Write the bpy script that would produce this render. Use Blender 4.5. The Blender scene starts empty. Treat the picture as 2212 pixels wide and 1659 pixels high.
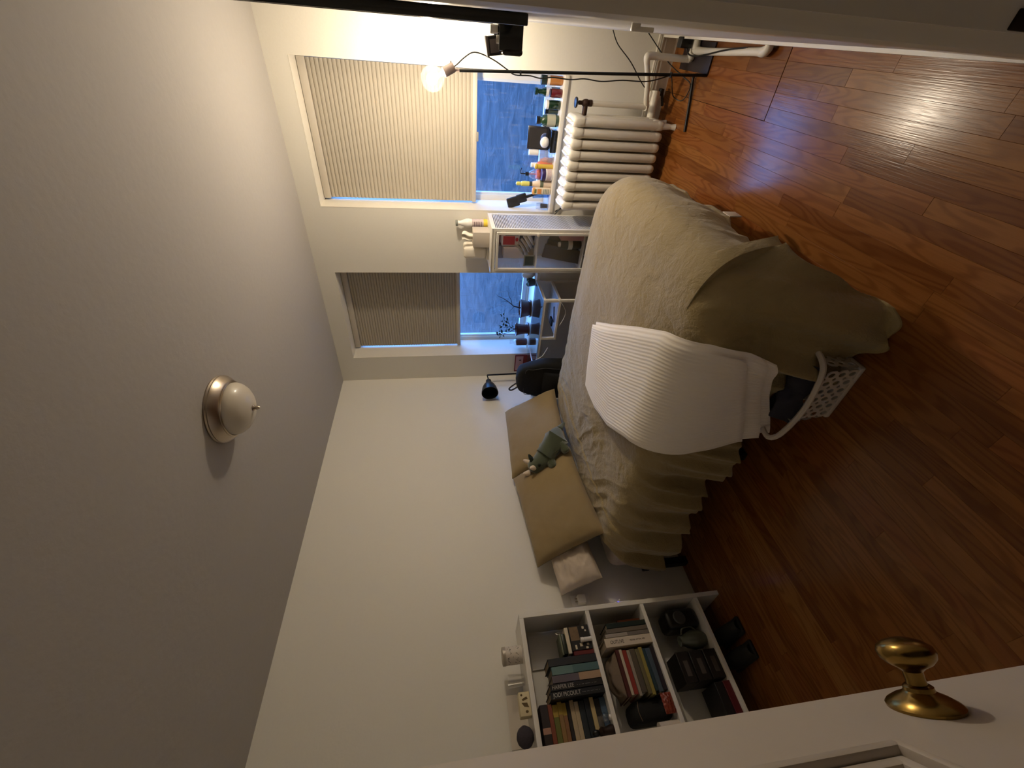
import bpy, bmesh, math, random
from mathutils import Vector, Matrix, noise
random.seed(7)
SC = bpy.context.scene
COL = SC.collection
PI = math.pi

# ------------------------------------------------------------------ camera
cam_d = bpy.data.cameras.new('camera')
cam = bpy.data.objects.new('camera', cam_d)
COL.objects.link(cam)
R_ = Vector((0.6465802, -0.76195668, -0.03682481))
U_ = Vector((0.13743308, 0.06886796, 0.98811404))
F_ = Vector((0.75036404, 0.64395592, -0.14924671))
X_ = -U_; Y_ = R_; Z_ = -F_            # the phone was held on its side
m = Matrix((X_, Y_, Z_)).transposed().to_4x4()
m.translation = Vector((-3.30509, -2.7139, 1.53))
cam.matrix_world = m
cam_d.sensor_fit = 'HORIZONTAL'; cam_d.sensor_width = 36.0
cam_d.lens = 911.4885 / 2212 * 36.0
cam_d.clip_start = 0.01; cam_d.clip_end = 60
SC.camera = cam

# ------------------------------------------------------------------ world, lights, exposure
W = bpy.data.worlds.new('dusk_sky'); SC.world = W; W.use_nodes = True
bg = W.node_tree.nodes['Background']
bg.inputs[0].default_value = (0.13, 0.32, 0.80, 1); bg.inputs[1].default_value = 17
SC.view_settings.view_transform = 'Standard'; SC.view_settings.look = 'None'
SC.view_settings.exposure = 0.0; SC.view_settings.gamma = 1.0
try: SC.view_settings.use_curve_mapping = False
except Exception: pass
BULB = Vector((-0.51, -2.477, 1.552))
ld = bpy.data.lights.new('bulb_light', 'POINT'); ld.energy = 49; ld.color = (1.0, 0.90, 0.775); ld.shadow_soft_size = 0.032
lo = bpy.data.objects.new('bulb_light', ld); lo.location = BULB; COL.objects.link(lo)

# ------------------------------------------------------------------ materials
MATS = {}
def srgb(c):
    return tuple(((v/255)/12.92 if v/255 <= .04045 else ((v/255+.055)/1.055)**2.4) for v in c)
def mat(name, rgb, rough=.6, metal=0, bump=0, scale=40, var=0, emit=None, trans=0, coat=0, sheen=0, alpha=1, spec=.5):
    """procedural material: base colour with a little noise variation and noise relief"""
    if name in MATS: return MATS[name]
    M = bpy.data.materials.new(name); M.use_nodes = True
    nt = M.node_tree; b = nt.nodes['Principled BSDF']
    c = srgb(rgb)
    b.inputs['Base Color'].default_value = (*c, 1)
    b.inputs['Roughness'].default_value = rough
    b.inputs['Metallic'].default_value = metal
    b.inputs['Specular IOR Level'].default_value = spec
    if coat: b.inputs['Coat Weight'].default_value = coat; b.inputs['Coat Roughness'].default_value = .15
    if sheen: b.inputs['Sheen Weight'].default_value = sheen; b.inputs['Sheen Roughness'].default_value = .6
    if trans: b.inputs['Transmission Weight'].default_value = trans
    if alpha < 1: b.inputs['Alpha'].default_value = alpha
    tc = nt.nodes.new('ShaderNodeTexCoord')
    nz = nt.nodes.new('ShaderNodeTexNoise'); nz.inputs['Scale'].default_value = scale; nz.inputs['Detail'].default_value = 4
    nt.links.new(tc.outputs['Object'], nz.inputs['Vector'])
    if var:
        rp = nt.nodes.new('ShaderNodeMix'); rp.data_type = 'RGBA'
        rp.inputs[6].default_value = (*[v*(1-var) for v in c], 1); rp.inputs[7].default_value = (*[min(1, v*(1+var)) for v in c], 1)
        nt.links.new(nz.outputs['Fac'], rp.inputs[0]); nt.links.new(rp.outputs[2], b.inputs['Base Color'])
    if bump:
        bp_ = nt.nodes.new('ShaderNodeBump'); bp_.inputs['Strength'].default_value = bump; bp_.inputs['Distance'].default_value = .004
        nt.links.new(nz.outputs['Fac'], bp_.inputs['Height']); nt.links.new(bp_.outputs[0], b.inputs['Normal'])
    if emit:
        b.inputs['Emission Color'].default_value = (*srgb(emit[0]), 1); b.inputs['Emission Strength'].default_value = emit[1]
    MATS[name] = M
    return M
def glass(name, tint=(255,255,255), gloss=.08, rough=.02, haze=0, glow=0):
    """thin clear glass that lets light through"""
    if name in MATS: return MATS[name]
    M = bpy.data.materials.new(name); M.use_nodes = True; nt = M.node_tree; nt.nodes.clear()
    out = nt.nodes.new('ShaderNodeOutputMaterial'); t = nt.nodes.new('ShaderNodeBsdfTransparent'); g = nt.nodes.new('ShaderNodeBsdfGlossy')
    t.inputs[0].default_value = (*srgb(tint), 1); g.inputs['Roughness'].default_value = rough
    lw = nt.nodes.new('ShaderNodeLayerWeight'); lw.inputs[0].default_value = .25
    mr = nt.nodes.new('ShaderNodeMapRange'); mr.inputs['To Min'].default_value = gloss; mr.inputs['To Max'].default_value = min(1, gloss*5)
    nt.links.new(lw.outputs['Facing'], mr.inputs['Value'])
    mx = nt.nodes.new('ShaderNodeMixShader'); nt.links.new(mr.outputs[0], mx.inputs[0]); nt.links.new(t.outputs[0], mx.inputs[1]); nt.links.new(g.outputs[0], mx.inputs[2])
    last = mx
    if glow:
        tl = nt.nodes.new('ShaderNodeBsdfTranslucent'); tl.inputs[0].default_value = (1, .95, .86, 1)
        m3 = nt.nodes.new('ShaderNodeMixShader'); m3.inputs[0].default_value = glow; nt.links.new(mx.outputs[0], m3.inputs[1]); nt.links.new(tl.outputs[0], m3.inputs[2]); last = m3
    if haze:
        d = nt.nodes.new('ShaderNodeBsdfDiffuse'); d.inputs[0].default_value = (.8, .8, .8, 1)
        tc = nt.nodes.new('ShaderNodeTexCoord'); mp = nt.nodes.new('ShaderNodeMapping'); mp.inputs['Scale'].default_value = (1, 34, 3)
        nz = nt.nodes.new('ShaderNodeTexNoise'); nz.inputs['Scale'].default_value = 2.0; nz.inputs['Detail'].default_value = 5
        nt.links.new(tc.outputs['Object'], mp.inputs[0]); nt.links.new(mp.outputs[0], nz.inputs['Vector'])
        cr = nt.nodes.new('ShaderNodeValToRGB'); cr.color_ramp.elements[0].position = .56; cr.color_ramp.elements[1].position = .78
        cr.color_ramp.elements[1].color = (haze, haze, haze, 1)
        nt.links.new(nz.outputs['Fac'], cr.inputs[0])
        m2 = nt.nodes.new('ShaderNodeMixShader'); nt.links.new(cr.outputs[0], m2.inputs[0]); nt.links.new(mx.outputs[0], m2.inputs[1]); nt.links.new(d.outputs[0], m2.inputs[2])
        last = m2
    nt.links.new(last.outputs[0], out.inputs[0]); MATS[name] = M
    return M

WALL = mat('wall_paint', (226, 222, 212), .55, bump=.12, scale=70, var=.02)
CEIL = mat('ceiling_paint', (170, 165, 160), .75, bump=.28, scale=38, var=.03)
TRIM = mat('gloss_white_paint', (226, 220, 208), .28, bump=.12, scale=30, var=.02)
DOORW = mat('door_white_paint', (206, 196, 184), .35, bump=.12, scale=25, var=.02)
WHITE = mat('white_lacquer', (226, 222, 214), .35)
PLASTIC_W = mat('white_plastic', (232, 228, 222), .3)
BLACK = mat('black_plastic', (14, 14, 15), .35)
BLACKM = mat('black_metal', (16, 15, 15), .4, .3)
BLACKF = mat('black_fabric', (12, 12, 14), .85, bump=.4, scale=300)
CREAM = mat('cream_paper', (214, 202, 178), .8)
PAGES = mat('book_pages', (196, 180, 152), .9, bump=.6, scale=500)
SILVER = mat('polished_silver', (235, 230, 222), .3, .75)
NICKEL = mat('brushed_nickel', (178, 166, 152), .28, 1)
BRASS = mat('aged_brass', (150, 122, 66), .24, 1, var=.15, scale=30)
CLEAR = glass('clear_glass')
def darkglass(): return mat('dark_green_glass', (12, 42, 26), .08, coat=.5)

def duvet_material():
    M = bpy.data.materials.new('olive_cotton'); M.use_nodes = True; nt = M.node_tree; b = nt.nodes['Principled BSDF']
    b.inputs['Roughness'].default_value = .85; b.inputs['Sheen Weight'].default_value = .25
    tc = nt.nodes.new('ShaderNodeTexCoord')
    n1 = nt.nodes.new('ShaderNodeTexNoise'); n1.inputs['Scale'].default_value = 9; n1.inputs['Detail'].default_value = 6; n1.inputs['Distortion'].default_value = 1.2
    n2 = nt.nodes.new('ShaderNodeTexNoise'); n2.inputs['Scale'].default_value = 60; n2.inputs['Detail'].default_value = 5; n2.inputs['Distortion'].default_value = .8
    for n in (n1, n2): nt.links.new(tc.outputs['Object'], n.inputs['Vector'])
    mx = nt.nodes.new('ShaderNodeMix'); mx.data_type = 'RGBA'
    mx.inputs[6].default_value = (*srgb((139, 121, 79)), 1); mx.inputs[7].default_value = (*srgb((158, 139, 94)), 1)
    nt.links.new(n1.outputs['Fac'], mx.inputs[0]); nt.links.new(mx.outputs[2], b.inputs['Base Color'])
    ad = nt.nodes.new('ShaderNodeMath'); ad.operation = 'MULTIPLY_ADD'; ad.inputs[1].default_value = .35
    nt.links.new(n2.outputs['Fac'], ad.inputs[0]); nt.links.new(n1.outputs['Fac'], ad.inputs[2])
    bp_ = nt.nodes.new('ShaderNodeBump'); bp_.inputs['Strength'].default_value = .8; bp_.inputs['Distance'].default_value = .014
    nt.links.new(ad.outputs[0], bp_.inputs['Height']); nt.links.new(bp_.outputs[0], b.inputs['Normal'])
    return M
OLIVE = duvet_material()
PILLOWM = mat('olive_pillowcase', (144, 123, 84), .9, bump=.3, scale=25, var=.05, sheen=.2)
LINEN = mat('white_linen', (205, 190, 172), .9, bump=.3, scale=30)

def plank_material():
    M = bpy.data.materials.new('oak_planks'); M.use_nodes = True; nt = M.node_tree; b = nt.nodes['Principled BSDF']
    N = nt.nodes.new; L = nt.links.new
    geo = N('ShaderNodeNewGeometry'); oi = N('ShaderNodeObjectInfo')
    mul = N('ShaderNodeMath'); mul.operation = 'MULTIPLY'; mul.inputs[1].default_value = 37.0; L(oi.outputs['Random'], mul.inputs[0])
    cmb = N('ShaderNodeCombineXYZ'); L(mul.outputs[0], cmb.inputs[0]); L(mul.outputs[0], cmb.inputs[2])
    mm = N('ShaderNodeMath'); mm.operation = 'MULTIPLY'; mm.inputs[1].default_value = 91.7; L(oi.outputs['Random'], mm.inputs[0]); L(mm.outputs[0], cmb.inputs[1])
    add = N('ShaderNodeVectorMath'); add.operation = 'ADD'; L(geo.outputs['Position'], add.inputs[0]); L(cmb.outputs[0], add.inputs[1])
    # cathedral grain: contour lines of a stretched noise field
    mp = N('ShaderNodeMapping'); mp.inputs['Scale'].default_value = (1.5, 11, 1.0); L(add.outputs[0], mp.inputs[0])
    nz = N('ShaderNodeTexNoise'); nz.inputs['Scale'].default_value = 1.0; nz.inputs['Detail'].default_value = 1.5; L(mp.outputs[0], nz.inputs['Vector'])
    k = N('ShaderNodeMath'); k.operation = 'MULTIPLY'; k.inputs[1].default_value = 75; L(nz.outputs['Fac'], k.inputs[0])
    sn = N('ShaderNodeMath'); sn.operation = 'SINE'; L(k.outputs[0], sn.inputs[0])
    r1 = N('ShaderNodeMapRange'); r1.inputs['From Min'].default_value = -.2; r1.inputs['From Max'].default_value = 1; L(sn.outputs[0], r1.inputs[0])
    mp2 = N('ShaderNodeMapping'); mp2.inputs['Scale'].default_value = (6, 260, 1); L(add.outputs[0], mp2.inputs[0])
    pz = N('ShaderNodeTexNoise'); pz.inputs['Scale'].default_value = 1.0; pz.inputs['Detail'].default_value = 3; L(mp2.outputs[0], pz.inputs['Vector'])
    cr = N('ShaderNodeValToRGB'); e = cr.color_ramp.elements
    e[0].position = 0; e[0].color = (*srgb((122, 74, 34)), 1); e[1].position = 1; e[1].color = (*srgb((158, 110, 58)), 1)
    for p, c in ((.3, (136, 86, 40)), (.55, (150, 100, 50)), (.8, (138, 82, 40))):
        q = e.new(p); q.color = (*srgb(c), 1)
    L(oi.outputs['Random'], cr.inputs[0])
    dk = N('ShaderNodeMix'); dk.data_type = 'RGBA'; dk.blend_type = 'MULTIPLY'; dk.inputs[7].default_value = (.62, .50, .42, 1)
    f1 = N('ShaderNodeMath'); f1.operation = 'MULTIPLY'; f1.inputs[1].default_value = .62; L(r1.outputs[0], f1.inputs[0])
    L(f1.outputs[0], dk.inputs[0]); L(cr.outputs[0], dk.inputs[6])
    dk2 = N('ShaderNodeMix'); dk2.data_type = 'RGBA'; dk2.blend_type = 'MULTIPLY'; dk2.inputs[7].default_value = (.78, .7, .65, 1)
    L(pz.outputs['Fac'], dk2.inputs[0]); L(dk.outputs[2], dk2.inputs[6]); L(dk2.outputs[2], b.inputs['Base Color'])
    rr = N('ShaderNodeMapRange'); rr.inputs['To Min'].default_value = .15; rr.inputs['To Max'].default_value = .25; L(pz.outputs['Fac'], rr.inputs[0]); L(rr.outputs[0], b.inputs['Roughness'])
    bp_ = N('ShaderNodeBump'); bp_.inputs['Strength'].default_value = .18; bp_.inputs['Distance'].default_value = .0015
    L(pz.outputs['Fac'], bp_.inputs['Height']); L(bp_.outputs[0], b.inputs['Normal'])
    b.inputs['Specular IOR Level'].default_value = .28
    return M
OAK = plank_material()

# ------------------------------------------------------------------ mesh helpers
class G:
    """collects shapes in world coordinates"""
    def __init__(s): s.v = []; s.f = []; s.sm = []; s.uv = None; s.k = 0
    def eps(s):
        """keeps coplanar neighbours of one mesh a hair apart"""
        e = (s.k % 19)*3.5e-5; s.k += 1; return e
    def add(s, vs, fs, smooth=False):
        o = len(s.v); s.v += [tuple(v) for v in vs]; s.f += [tuple(i+o for i in f) for f in fs]; s.sm += [smooth]*len(fs); return s
    def box(s, x0, x1, y0, y1, z0, z1, M=None):
        e = s.eps(); x0 -= e; x1 += e; y0 -= e; y1 += e; z0 -= e; z1 += e
        vs = [Vector((x, y, z)) for z in (z0, z1) for y in (y0, y1) for x in (x0, x1)]
        if M: vs = [M @ v for v in vs]
        return s.add(vs, [(0,2,3,1),(4,5,7,6),(0,1,5,4),(2,6,7,3),(0,4,6,2),(1,3,7,5)])
    def rbox(s, x0, x1, y0, y1, z0, z1, r=.01, M=None, seg=2):
        e = s.eps(); x0 -= e; x1 += e; y0 -= e; y1 += e; z0 -= e; z1 += e
        bm = bmesh.new()
        vs = [bm.verts.new((x, y, z)) for z in (z0, z1) for y in (y0, y1) for x in (x0, x1)]
        for f in [(0,2,3,1),(4,5,7,6),(0,1,5,4),(2,6,7,3),(0,4,6,2),(1,3,7,5)]: bm.faces.new([vs[i] for i in f])
        bmesh.ops.bevel(bm, geom=bm.edges[:], offset=min(r, .49*min(abs(x1-x0), abs(y1-y0), abs(z1-z0))), segments=seg, profile=.5, affect='EDGES')
        bm.verts.index_update(); vv = [v.co.copy() for v in bm.verts]; ff = [[v.index for v in f.verts] for f in bm.faces]; bm.free()
        if M: vv = [M @ v for v in vv]
        return s.add(vv, ff, True)
    def lathe(s, prof, c=(0, 0, 0), M=None, n=24, sx=1, sy=1):
        """prof: (radius, height) pairs, spun about z"""
        vs = []; fs = []; c = Vector(c)
        for r, h in prof:
            for i in range(n):
                a = 2*PI*i/n; v = Vector((r*math.cos(a)*sx, r*math.sin(a)*sy, h)); vs.append((M @ v if M else v) + c)
        for k in range(len(prof)-1):
            for i in range(n):
                j = (i+1) % n; fs.append((k*n+i, k*n+j, (k+1)*n+j, (k+1)*n+i))
        if prof[0][0] > 1e-5: fs.append(tuple(range(n))[::-1])
        if prof[-1][0] > 1e-5: fs.append(tuple((len(prof)-1)*n+i for i in range(n)))
        return s.add(vs, fs, True)
    def cyl(s, c, r, h, n=20, M=None): return s.lathe([(r, 0), (r, h)], c, M, n)
    def tube(s, pts, r, n=8, smooth_path=True, cap=True):
        P = [Vector(p) for p in pts]
        rr = r if isinstance(r, (list, tuple)) else None
        if smooth_path and len(P) > 2:
            Q = []; QR = []
            for i in range(len(P)-1):
                p0 = P[max(i-1, 0)]; p1 = P[i]; p2 = P[i+1]; p3 = P[min(i+2, len(P)-1)]
                for t in [k/6 for k in range(6)]:
                    Q.append(.5*((2*p1)+(-p0+p2)*t+(2*p0-5*p1+4*p2-p3)*t*t+(-p0+3*p1-3*p2+p3)*t**3))
                    if rr: QR.append(rr[i]*(1-t)+rr[i+1]*t)
            Q.append(P[-1]);
            if rr: QR.append(rr[-1]); rr = QR
            P = Q
        vs = []; fs = []; up = Vector((.13, .2, 1)).normalized()
        for i, p in enumerate(P):
            d = (P[min(i+1, len(P)-1)] - P[max(i-1, 0)]).normalized()
            a = d.cross(up)
            if a.length < .05: a = d.cross(Vector((1, 0, 0)))
            a.normalize(); b = d.cross(a)
            rad = rr[i] if rr else r
            for k in range(n):
                t = 2*PI*k/n; vs.append(p + (a*math.cos(t)+b*math.sin(t))*rad)
        for i in range(len(P)-1):
            for k in range(n):
                j = (k+1) % n; fs.append((i*n+k, i*n+j, (i+1)*n+j, (i+1)*n+k))
        if cap: fs.append(tuple(range(n))[::-1]); fs.append(tuple((len(P)-1)*n+k for k in range(n)))
        return s.add(vs, fs, True)
    def ball(s, c, r, M=None, n=16, m=10):
        if not isinstance(r, (tuple, list)): r = (r, r, r)
        prof = [(math.sin(PI*k/m), -math.cos(PI*k/m)) for k in range(m+1)]
        S = Matrix.Diagonal((r[0], r[1], r[2], 1)); S = (M @ S) if M else S
        return s.lathe([(max(p[0], 1e-6), p[1]) for p in prof], c, S, n)
    def grid(s, fn, nu, nv, smooth=True, close=False):
        vs = [fn(i/nu, j/nv) for j in range(nv+1) for i in range(nu+1)]
        fs = [(j*(nu+1)+i, j*(nu+1)+i+1, (j+1)*(nu+1)+i+1, (j+1)*(nu+1)+i) for j in range(nv) for i in range(nu)]
        return s.add(vs, fs, smooth)

def link(name, g, m, loc, parent=None):
    me = bpy.data.meshes.new(name)
    L = Vector(loc)
    me.from_pydata([Vector(v)-L for v in g.v], [], g.f); me.update()
    for p, sm in zip(me.polygons, g.sm): p.use_smooth = sm
    if g.uv:
        ul = me.uv_layers.new(name='uv')
        for lp in me.loops: ul.data[lp.index].uv = g.uv[lp.vertex_index]
    bm = bmesh.new(); bm.from_mesh(me); bmesh.ops.recalc_face_normals(bm, faces=bm.faces)
    for e in bm.edges:
        if len(e.link_faces) == 2 and e.calc_face_angle(0) > .7: e.smooth = False
    bm.to_mesh(me); bm.free()
    me.materials.append(m)
    o = bpy.data.objects.new(name, me); COL.objects.link(o)
    if parent: o.parent = parent
    else: o.location = L
    o['_w'] = tuple(L)
    return o
def thing(name, label, cat, loc=(0, 0, 0), group=None):
    o = bpy.data.objects.new(name, None); COL.objects.link(o); o.location = loc; o.empty_display_size = .05
    o['label'] = label; o['category'] = cat; o['_w'] = tuple(loc)
    if group: o['group'] = group
    return o
def part(t, name, g, m, label=None, kind=None):
    """g is in world coordinates; t is a thing or a part"""
    o = link(name, g, m, t['_w'], t)
    if label: o['label'] = label
    if kind: o['kind'] = kind
    return o
def one(name, g, m, label, cat, loc, group=None):
    o = link(name, g, m, loc); o['label'] = label; o['category'] = cat
    if group: o['group'] = group
    return o
def struct(name, g, m, loc=(0, 0, 0)):
    o = link(name, g, m, loc); o['kind'] = 'structure'; return o
def text(s, size, M, depth=.0004, width=None):
    """lettering as a mesh; M maps text x/y/normal into the world"""
    cu = bpy.data.curves.new('t', 'FONT'); cu.body = s; cu.size = size; cu.extrude = depth; cu.align_x = 'LEFT'; cu.align_y = 'CENTER'; cu.resolution_u = 3
    ob = bpy.data.objects.new('t', cu); COL.objects.link(ob)
    dg = bpy.context.evaluated_depsgraph_get(); dg.update()
    me = bpy.data.meshes.new_from_object(ob.evaluated_get(dg))
    xs = [v.co.x for v in me.vertices]; k = (width/(max(xs)-min(xs))) if width and xs else 1
    g = G(); g.add([M @ Vector((v.co.x*k, v.co.y, v.co.z)) for v in me.vertices], [tuple(p.vertices) for p in me.polygons])
    bpy.data.objects.remove(ob); bpy.data.curves.remove(cu); bpy.data.meshes.remove(me)
    return g
def frame(o, x, y):
    x = Vector(x).normalized(); y = Vector(y).normalized(); z = x.cross(y)
    m_ = Matrix((x, y, z)).transposed().to_4x4(); m_.translation = Vector(o); return m_
def rotz(c, a): return Matrix.Translation(Vector(c)) @ Matrix.Rotation(a, 4, 'Z')
def axis_to(d):
    return Vector((0, 0, 1)).rotation_difference(Vector(d).normalized()).to_matrix().to_4x4()
def sstep(a, b, x):
    t = max(0, min(1, (x-a)/(b-a))); return t*t*(3-2*t)

# ------------------------------------------------------------------ room shell
H = 2.531; XL = -3.66; YF = -2.745; TH = .34
W1 = (-2.503, -1.633, .705, 2.395); W2 = (-1.125, -.268, .742, 2.395)
g = G().box(XL-.1, TH, -2.9, .1, -.12, -.012)
floor = struct('floor', g, mat('floor_gap', (20, 10, 6), .8))
pw = .0572; y = YF+.003; row = 0
while y < -.004:
    y2 = min(y+pw, 0); hatch = y2 < -2.44
    x = XL; cuts = [XL]
    x = XL + random.uniform(.1, .7)
    while x < -.12:
        cuts.append(x); x += random.uniform(.5, 1.3)
    cuts.append(0)
    if hatch:
        cuts = [c for c in cuts if abs(c+1.155) > .14] + [-1.155]; cuts.sort()
    for a, b in zip(cuts[:-1], cuts[1:]):
        ga = .0025 if abs(a+1.155) < 1e-6 else .0002; gb = .0025 if abs(b+1.155) < 1e-6 else .0002
        gy = .0020 if (hatch and y2 + pw > -2.44 and a > -1.2) else .0002
        dz = random.uniform(-.0002, .0002)
        e = .0005
        vs = [(a+ga, y+.0001, -.011), (b-gb, y+.0001, -.011), (b-gb, y2-gy, -.011), (a+ga, y2-gy, -.011),
              (a+ga, y+.0001, dz-e), (b-gb, y+.0001, dz-e), (b-gb, y2-gy, dz-e), (a+ga, y2-gy, dz-e),
              (a+ga+e, y+.0001+e, dz), (b-gb-e, y+.0001+e, dz), (b-gb-e, y2-gy-e, dz), (a+ga+e, y2-gy-e, dz)]
        fs = [(0,1,5,4),(1,2,6,5),(2,3,7,6),(3,0,4,7),(4,5,9,8),(5,6,10,9),(6,7,11,10),(7,4,8,11),(8,9,10,11)]
        part(floor, 'plank', G().add(vs, fs), OAK)
    y += pw; row += 1
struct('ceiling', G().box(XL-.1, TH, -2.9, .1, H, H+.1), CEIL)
struct('wall_back', G().box(XL-.1, TH, 0, .12, -.01, H), WALL)
struct('wall_left', G().box(XL-.12, XL, -2.9, 0, -.01, H), WALL)
g = G()
ys = [-2.9, W1[0], W1[1], W2[0], W2[1], 0]
for i in range(5):
    win = W1 if i == 1 else (W2 if i == 3 else None)
    if win: g.box(0, TH, ys[i], ys[i+1], -.01, win[2]-.03); g.box(0, TH, ys[i], ys[i+1], win[3], H)
    else: g.box(0, TH, ys[i], ys[i+1], -.01, H)
struct('wall_right', g, WALL)
JX = -2.87; HX = -3.60; DH = 2.06
g = G().box(JX, 0, -2.86, YF, -.01, H).box(XL, HX, -2.86, YF, -.01, H).box(HX, JX, -2.86, YF, DH, H)
struct('wall_front', g, WALL)
g = G().box(-.012, 0, YF, 0, 0, .10).box(-.018, 0, YF, 0, .10, .115)
struct('baseboard_right', g, TRIM)
g = G().box(JX+.09, -.019, YF, YF+.012, 0, .115)
struct('baseboard_front', g, TRIM)
# door casing and jamb beside the camera
g = G()
g.rbox(JX-.004, JX+.075, YF-.01, YF+.020, 0, DH+.08, .009)
g.rbox(JX+.070, JX+.088, YF-.01, YF+.013, 0, DH+.085, .005)
g.rbox(HX-.075, HX+.004, YF-.01, YF+.020, 0, DH+.08, .009)
g.rbox(HX-.05, JX+.088, YF-.01, YF+.020, DH-.004, DH+.08, .009)
g.box(JX-.012, JX+.001, -2.862, YF+.004, 0, DH)
g.rbox(JX-.026, JX-.010, -2.862, YF-.020, 0, DH, .005)
g.rbox(JX-.036, JX-.02, -2.862, YF-.034, 0, DH, .006)
casing = struct('trim_1', g, TRIM)
g = G().rbox(JX-.015, JX-.0105, YF-.012, YF+.003, .945, 1.03, .0015)
part(casing, 'strike_plate', g, mat('dark_bronze', (46, 34, 24), .4, .8), 'dark bronze strike plate on the door jamb')
g = G().rbox(-2.80, -2.794, YF+.012, YF+.026, 1.336, 1.344, .001).rbox(-2.80, -2.794, YF+.022, YF+.026, 1.322, 1.342, .001)
part(casing, 'hook', g, TRIM, 'small white painted hook on the casing')
# hallway behind the camera, closed and unlit
g = G().box(-4.4, -1.9, -4.2, -4.1, -.01, H).box(-4.5, -4.4, -4.2, -2.86, -.01, H).box(-1.9, -1.8, -4.2, -2.86, -.01, H).box(-4.5, XL-.1, -2.9, -2.86, -.01, H)
struct('wall_hall', g, WALL)
struct('floor_hall', G().box(-4.5, -1.8, -4.2, -2.9, -.12, -.002), mat('hall_floor_wood', (120, 70, 40), .4, bump=.2))
struct('ceiling_hall', G().box(-4.5, -1.8, -4.2, -2.9, H, H+.1), CEIL)

# ------------------------------------------------------------------ windows, blinds, what lies outside
def window(n, W, y_glass, zb, haze):
    y0, y1, z0, z1 = W
    g = G().box(.26, .31, y0, y_glass[0]-.018, z0, z1).box(.26, .31, y_glass[1]+.018, y1, z0, z1)
    g.box(.26, .31, y0, y1, z1-.05, z1).box(.26, .31, y0, y1, z0-.02, zb-.04)
    g.box(.252, .262, y0+.02, y0+.03, z0, z1)
    w = struct('window_%d' % n, g, TRIM, (.28, (y0+y1)/2, z0))
    s = G().box(.27, .30, y_glass[0]-.018, y_glass[0], zb-.04, z1-.05).box(.27, .30, y_glass[1], y_glass[1]+.018, zb-.04, z1-.05)
    s.box(.268, .302, y_glass[0]-.018, y_glass[1]+.018, zb-.04, zb).box(.268, .302, y_glass[0], y_glass[1], 1.52, 1.56)
    part(w, 'sash', s, mat('window_vinyl', (215, 220, 226), .35))
    part(w, 'glass', G().box(.283, .287, y_glass[0], y_glass[1], zb, z1-.05), glass('window_glass_%d' % n, (240, 246, 250), .05, .04, haze))
    part(w, 'sill', G().rbox(-.012, .262, y0+.001, y1-.001, z0-.03, z0, .004), TRIM)
    r = G().box(-.001, .262, y0, y0+.002, z0, z1).box(-.001, .262, y1-.002, y1, z0, z1).box(-.001, .262, y0, y1, z1-.002, z1)
    part(w, 'reveal', r, TRIM)
    return w
window(1, W1, (-2.42, -1.69), .765, .10)
window(2, W2, (-1.05, -.325), .80, .28)
def blind(W, zb, label, colour, yk):
    y0, y1 = W[0]+.012, W[1]-.014
    t = thing('cellular_shade', label, 'blind', (.17, (y0+y1)/2, zb), 'pleated shades in the two windows')
    part(t, 'headrail', G().rbox(.145, .20, y0, y1, W[3]-.052, W[3]-.004, .006), mat('shade_rail', (196, 188, 176), .5))
    n = 40; zt = W[3]-.052; ph = (zt-zb-.02)/n
    g = G()
    pr = []
    for k in range(n):
        z = zt - k*ph
        pr += [(.172, z), (.1665, z-ph*.16), (.1640, z-ph*.5), (.1665, z-ph*.84)]
    pr.append((.172, zt-n*ph))
    vs = []; fs = []
    for i, yy in enumerate((y0+.004, y1-.004)):
        vs += [(px, yy, z) for px, z in pr]
    m_ = len(pr)
    fs = [(k, k+1, m_+k+1, m_+k) for k in range(m_-1)]
    vs2 = [(2*.174-px, yy, z) for yy in (y0+.004, y1-.004) for px, z in pr]
    g.add(vs, fs).add(vs2, fs)
    part(t, 'pleated_fabric', g, mat('shade_fabric', colour, .85, bump=.1, scale=300), kind=None)
    part(t, 'bottom_rail', G().rbox(.150, .195, y0, y1, zb, zb+.032, .006), mat('shade_rail', (196, 188, 176), .5))
    if yk: part(t, 'pull_tab', G().rbox(.140, .152, yk-.03, yk+.03, zb-.012, zb+.006, .003), mat('grey_tab', (150, 146, 142), .4))
blind(W1, 1.262, 'pale pleated shade two thirds down in the window above the radiator', (176, 168, 154), -2.1)
blind(W2, 1.395, 'grey pleated shade in the window above the glass desk', (206, 198, 184), None)

def outside_material():
    M = bpy.data.materials.new('weathered_masonry'); M.use_nodes = True; nt = M.node_tree; b = nt.nodes['Principled BSDF']
    N = nt.nodes.new; L = nt.links.new
    tc = N('ShaderNodeTexCoord'); mp = N('ShaderNodeMapping'); mp.inputs['Scale'].default_value = (1, 3.5, 13); L(tc.outputs['Object'], mp.inputs[0])
    nz = N('ShaderNodeTexNoise'); nz.inputs['Scale'].default_value = 1.3; nz.inputs['Detail'].default_value = 6; nz.inputs['Distortion'].default_value = .8; L(mp.outputs[0], nz.inputs['Vector'])
    cr = N('ShaderNodeValToRGB'); e = cr.color_ramp.elements
    e[0].position = .32; e[0].color = (*srgb((86, 88, 93)), 1); e[1].position = .7; e[1].color = (*srgb((112, 109, 112)), 1)
    L(nz.outputs['Fac'], cr.inputs[0]); L(cr.outputs[0], b.inputs['Base Color']); b.inputs['Roughness'].default_value = .9
    bp_ = N('ShaderNodeBump'); bp_.inputs['Strength'].default_value = .6; bp_.inputs['Distance'].default_value = .02; L(nz.outputs['Fac'], bp_.inputs['Height']); L(bp_.outputs[0], b.inputs['Normal'])
    return M
g = G().box(1.9, 2.1, -6, 4, -3, 1.45)
o = struct('wall_outside', g, outside_material(), (1.9, 0, -3))
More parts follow.
